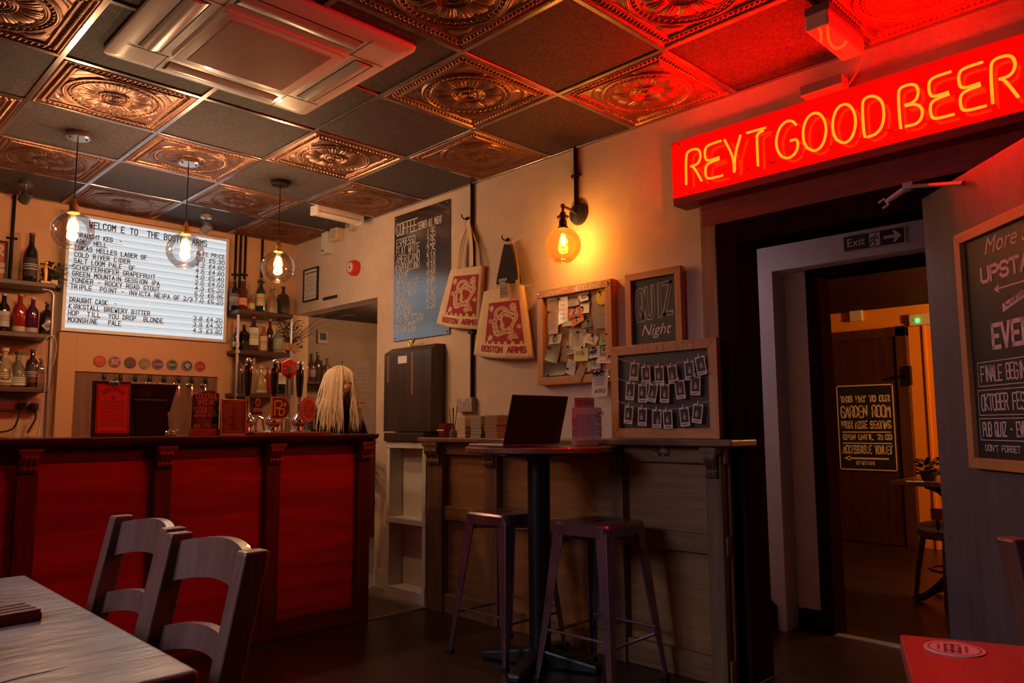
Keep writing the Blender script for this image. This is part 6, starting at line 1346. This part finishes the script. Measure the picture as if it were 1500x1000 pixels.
def make_chair(w=.187):
    t = thing('dining_chair', 'x', 'chair', (0, 0, 0))
    MB().box(-w-.02, w+.02, -.21, .20, .435, .465).build('seat', ch_m, t, bevel=.008)
    def post(s):
        m = MB(); x = s*w; pts = [(.175, 0), (.185, .44), (.215, .66), (.262, .888)]; wv = .0225; dv = .026; v = []
        for y, z in pts:
            ww = wv; v += [(x-ww, y-dv, z), (x+ww, y-dv, z), (x+ww, y+dv, z), (x-ww, y+dv, z)]
        f = [(0, 3, 2, 1), (12, 13, 14, 15)]
        for j in range(3): f += [(4*j+k, 4*j+(k+1) % 4, 4*j+4+(k+1) % 4, 4*j+4+k) for k in range(4)]
        return m.add(v, f)
    for s in (-1, 1): post(s).build('back_post', ch_m, t, bevel=.006, seg=3); MB().box(s*w-.02 if s > 0 else -w-.02, s*w+.02, -.20, -.16, 0, .435).build('leg', ch_m, t, bevel=.005)
    for z0, h0, arch, bow in ((.782, .088, .020, .034), (.632, .055, .022, .034)):
        m = MB(); N = 14; v = []
        for i in range(N+1):
            u = 2*i/N-1; x = u*(w-.015); a = arch*(1-u*u); zt_ = z0+h0+a; zb_ = z0+a*1.15
            for z in (zb_, zt_):
                yb_ = .19+(z-.44)*.165+bow*(1-u*u)
                v += [(x, yb_-.010, z), (x, yb_+.010, z)]
        f = []
        for i in range(N): a = 4*i; b = 4*i+4; f += [(a, a+2, b+2, b), (a+1, b+1, b+3, a+3), (a+2, a+3, b+3, b+2), (a, b, b+1, a+1)]
        f += [(0, 1, 3, 2), (4*N, 4*N+2, 4*N+3, 4*N+1)]; m.add(v, f); m.build('ladder_slat', ch_m, t, smooth=40)
    for y0, x0, x1, z in ((-.18, -w, w, .25),): MB().box(x0, x1, y0-.012, y0+.012, z-.018, z+.018).build('stretcher', ch_m, t, bevel=.003)
    for s in (-1, 1): MB().box(s*w-.012, s*w+.012, -.18, .18, .18, .215).build('stretcher', ch_m, t, bevel=.003)
    return t
c0 = make_chair(); c0['label'] = 'ladder-back wooden chair tucked under the weathered table, further from camera'; c0.location = (-.322, -1.41, 0); c0.rotation_euler = (0, 0, RW); c0['group'] = 'ladder-back chairs'
dup(c0, (-.346, -1.885, 0), RW, 'ladder-back wooden chair at the weathered table, nearer the camera')
p = CP+ray(1475, 790)*1.62
d = Vector((.205, .26)); rz = -.62
ox, oy = -.205*math.cos(rz)-.26*math.sin(rz), -.205*math.sin(rz)+.26*math.cos(rz)
dup(c0, (p.x-ox, p.y-oy, 0), rz, 'dark wooden chair between the red-lit table and the open door')
# small red table
rz = .385; ax, ay = Vector((math.cos(rz), math.sin(rz))), Vector((-math.sin(rz), math.cos(rz)))
cr = Vector((.748, -2.987)); c = cr-ax*.34-ay*.34
t = thing('small_table', 'small wooden table glowing red with a round beer mat on it', 'table', (c.x, c.y, 0), rz)
MB().box(-.34, .34, -.34, .34, .705, .74).build('tabletop', wood('red_table_wood', (.40, .07, .055), (.26, .045, .04), 'x', .4, 6), t, bevel=.004)
MB().lathe([(.24, 0), (.24, .02), (.06, .05), (.04, .08), (.04, .69), (.12, .705)], 24).build('pedestal', blackmetal_m, t, smooth=True)
p = on('z', .74, 1398, 951); o = thing('beer_mat', 'round pale beer mat with red pattern on the red-lit table', 'beer mat', (p.x, p.y, .74), .3)
MB().lathe([(.047, 0), (.047, .002), (.001, .002)], 32).build('card', C('mat_cream', (.72, .50, .46), .7), o)
m = MB(); Mf = T3(0, 0, .0022) @ Matrix.Rotation(-PI/2, 4, 'X'); q = MB(); q.strokes([[(.04*math.cos(k*PI/16), .04*math.sin(k*PI/16)) for k in range(33)]], .004, 0); q.strokes(fit('BEER', .022, -.028, .028, -.008), .005, 0); q.strokes([[(-.02, -.018), (.02, -.018)], [(-.015, .024), (.015, .024)]], .005, 0); m.add(q.v, q.f, Mf); m.build('print', C('mat_red', (.40, .10, .09), .7), o)
# back room: shelf, bottles, thermostat, papers, trailing twigs
BRY = 3.198
def BRp(px, py, d=0): return on('y', BRY-d, px, py)
a, b = BRp(443, 558, .1), BRp(512, 558, .1)
o = MB().box(XR+TW+.02, b.x, BRY-.18, BRY+.0, a.z-.03, a.z).build('wall_shelf', darkwood_m, bevel=.003); tag(o, 'dark plank shelf on the back room wall behind the person', 'shelf')
for px, k, s, g, l, lab in ((449, 'tall', .62, (.5, .4, .3), None, 'thin pale bottle on the back room shelf'), (457, 'spirit', .82, (.25, .06, .04), (.4, .2, .12), 'amber bottle with printed label on the back room shelf'), (465, 'wine', .85, (.10, .06, .05), None, 'tall dark bottle in the middle of the back room shelf'), (479, 'square', .9, (.35, .2, .12), (.55, .3, .2), 'square pinkish bottle on the back room shelf near the person'), (502, 'wine', .62, (.2, .08, .06), None, 'small dark bottle at the right end of the back room shelf')):
    bottle(k, BRp(px, 540, .09).x, BRY-.09, a.z, s*1.1, g, l, lab, (.1, .06, .05), 'bottles on the back room shelf')
p = BRp(447, 535, .08); o = thing('flower_pot', 'dark plant pot on the left end of the back room shelf', 'plant pot', (XR+TW+.085, BRY-.09, a.z)); MB().lathe([(.05, 0), (.06, .10), (.055, .10), (.05, .09)], 16).build('pot', C('pot_dark', (.06, .04, .03), .6), o, smooth=True)
MB().lathe([(.052, .085), (.03, .10), (.001, .11)], 14).build('soil', C('soil', (.03, .02, .015), .9), o)
p = BRp(471, 494); t = thing('thermostat', 'pale square thermostat with dark screen on the back room wall', 'thermostat', (p.x, BRY, p.z))
MB().box(-.055, .055, -.03, 0, -.065, .065).build('case', C('thermo_case', (.5, .36, .25), .5), t, bevel=.005); MB().box(-.036, .036, -.032, -.028, -.03, .04).build('screen', C('thermo_screen', (.06, .07, .06), .3), t)
for k, (x0, y0, x1, y1, lab) in enumerate(((519, 528, 540, 575, 'pale notice taped high on the back room wall'), (525, 588, 547, 616, 'white notice with red heading, middle of back room wall'), (525, 616, 547, 640, 'white notice with red heading, low on the back room wall'))):
    a, b = BRp(x0, y0), BRp(x1, y1); o = thing('wall_notice', lab, 'notice', ((a.x+b.x)/2, BRY, (a.z+b.z)/2), 0, 'notices on the back room wall'); w_, h_ = (b.x-a.x)/2, (a.z-b.z)/2
    MB().box(-w_, w_, -.003, 0, -h_, h_).build('paper', C('notice_paper', (.42, .30, .24), .8), o)
    m = MB(); mark_lines(m, -w_*.8, w_*.8, -h_*.7, h_*.5, 6, -.0036, .006, k); m.build('print', C('notice_print', (.28, .18, .15), .8), o)
    if k: MB().box(-w_*.9, -w_*.2, -.0042, -.003, h_*.78, h_*.95).build('red_heading', C('alarm_red', (.62, .03, .025), .3), o)
t = thing('dried_twigs', 'thin bare twigs fanning out from the ivy across the hatch', 'twigs', (2.30, 2.28, 1.86)); rnd = random.Random(3)
m = MB()
for k in range(9):
    L = rnd.uniform(.25, .6); e = rnd.uniform(.2, 1.1); pts = [(0, 0, -.05), (.10+L*.3, rnd.uniform(-.03, .05), .04+L*.3*e), (.1+L*.75, rnd.uniform(-.05, .05), .04+L*.62*e), (.1+L, .02, .02+L*.7*e)]
    m.tube(chaikin(pts, 2), .0016, 5)
m.build('twig', C('twig', (.14, .085, .05), .8), t)
# lights of the rooms beyond
lamp('POINT', 'back_room_light', (3.3, 1.9, 2.0), 20, (1, .62, .36), .12)
lamp('POINT', 'orange_room_light', (5.8, -2.8, 2.0), 125, (1, .46, .13), .12)
a = (2.9, -.75, 2.3); lamp('AREA', 'lobby_light', a, 4, (1, .76, .86), (.3, .3), (0, 0, 0))
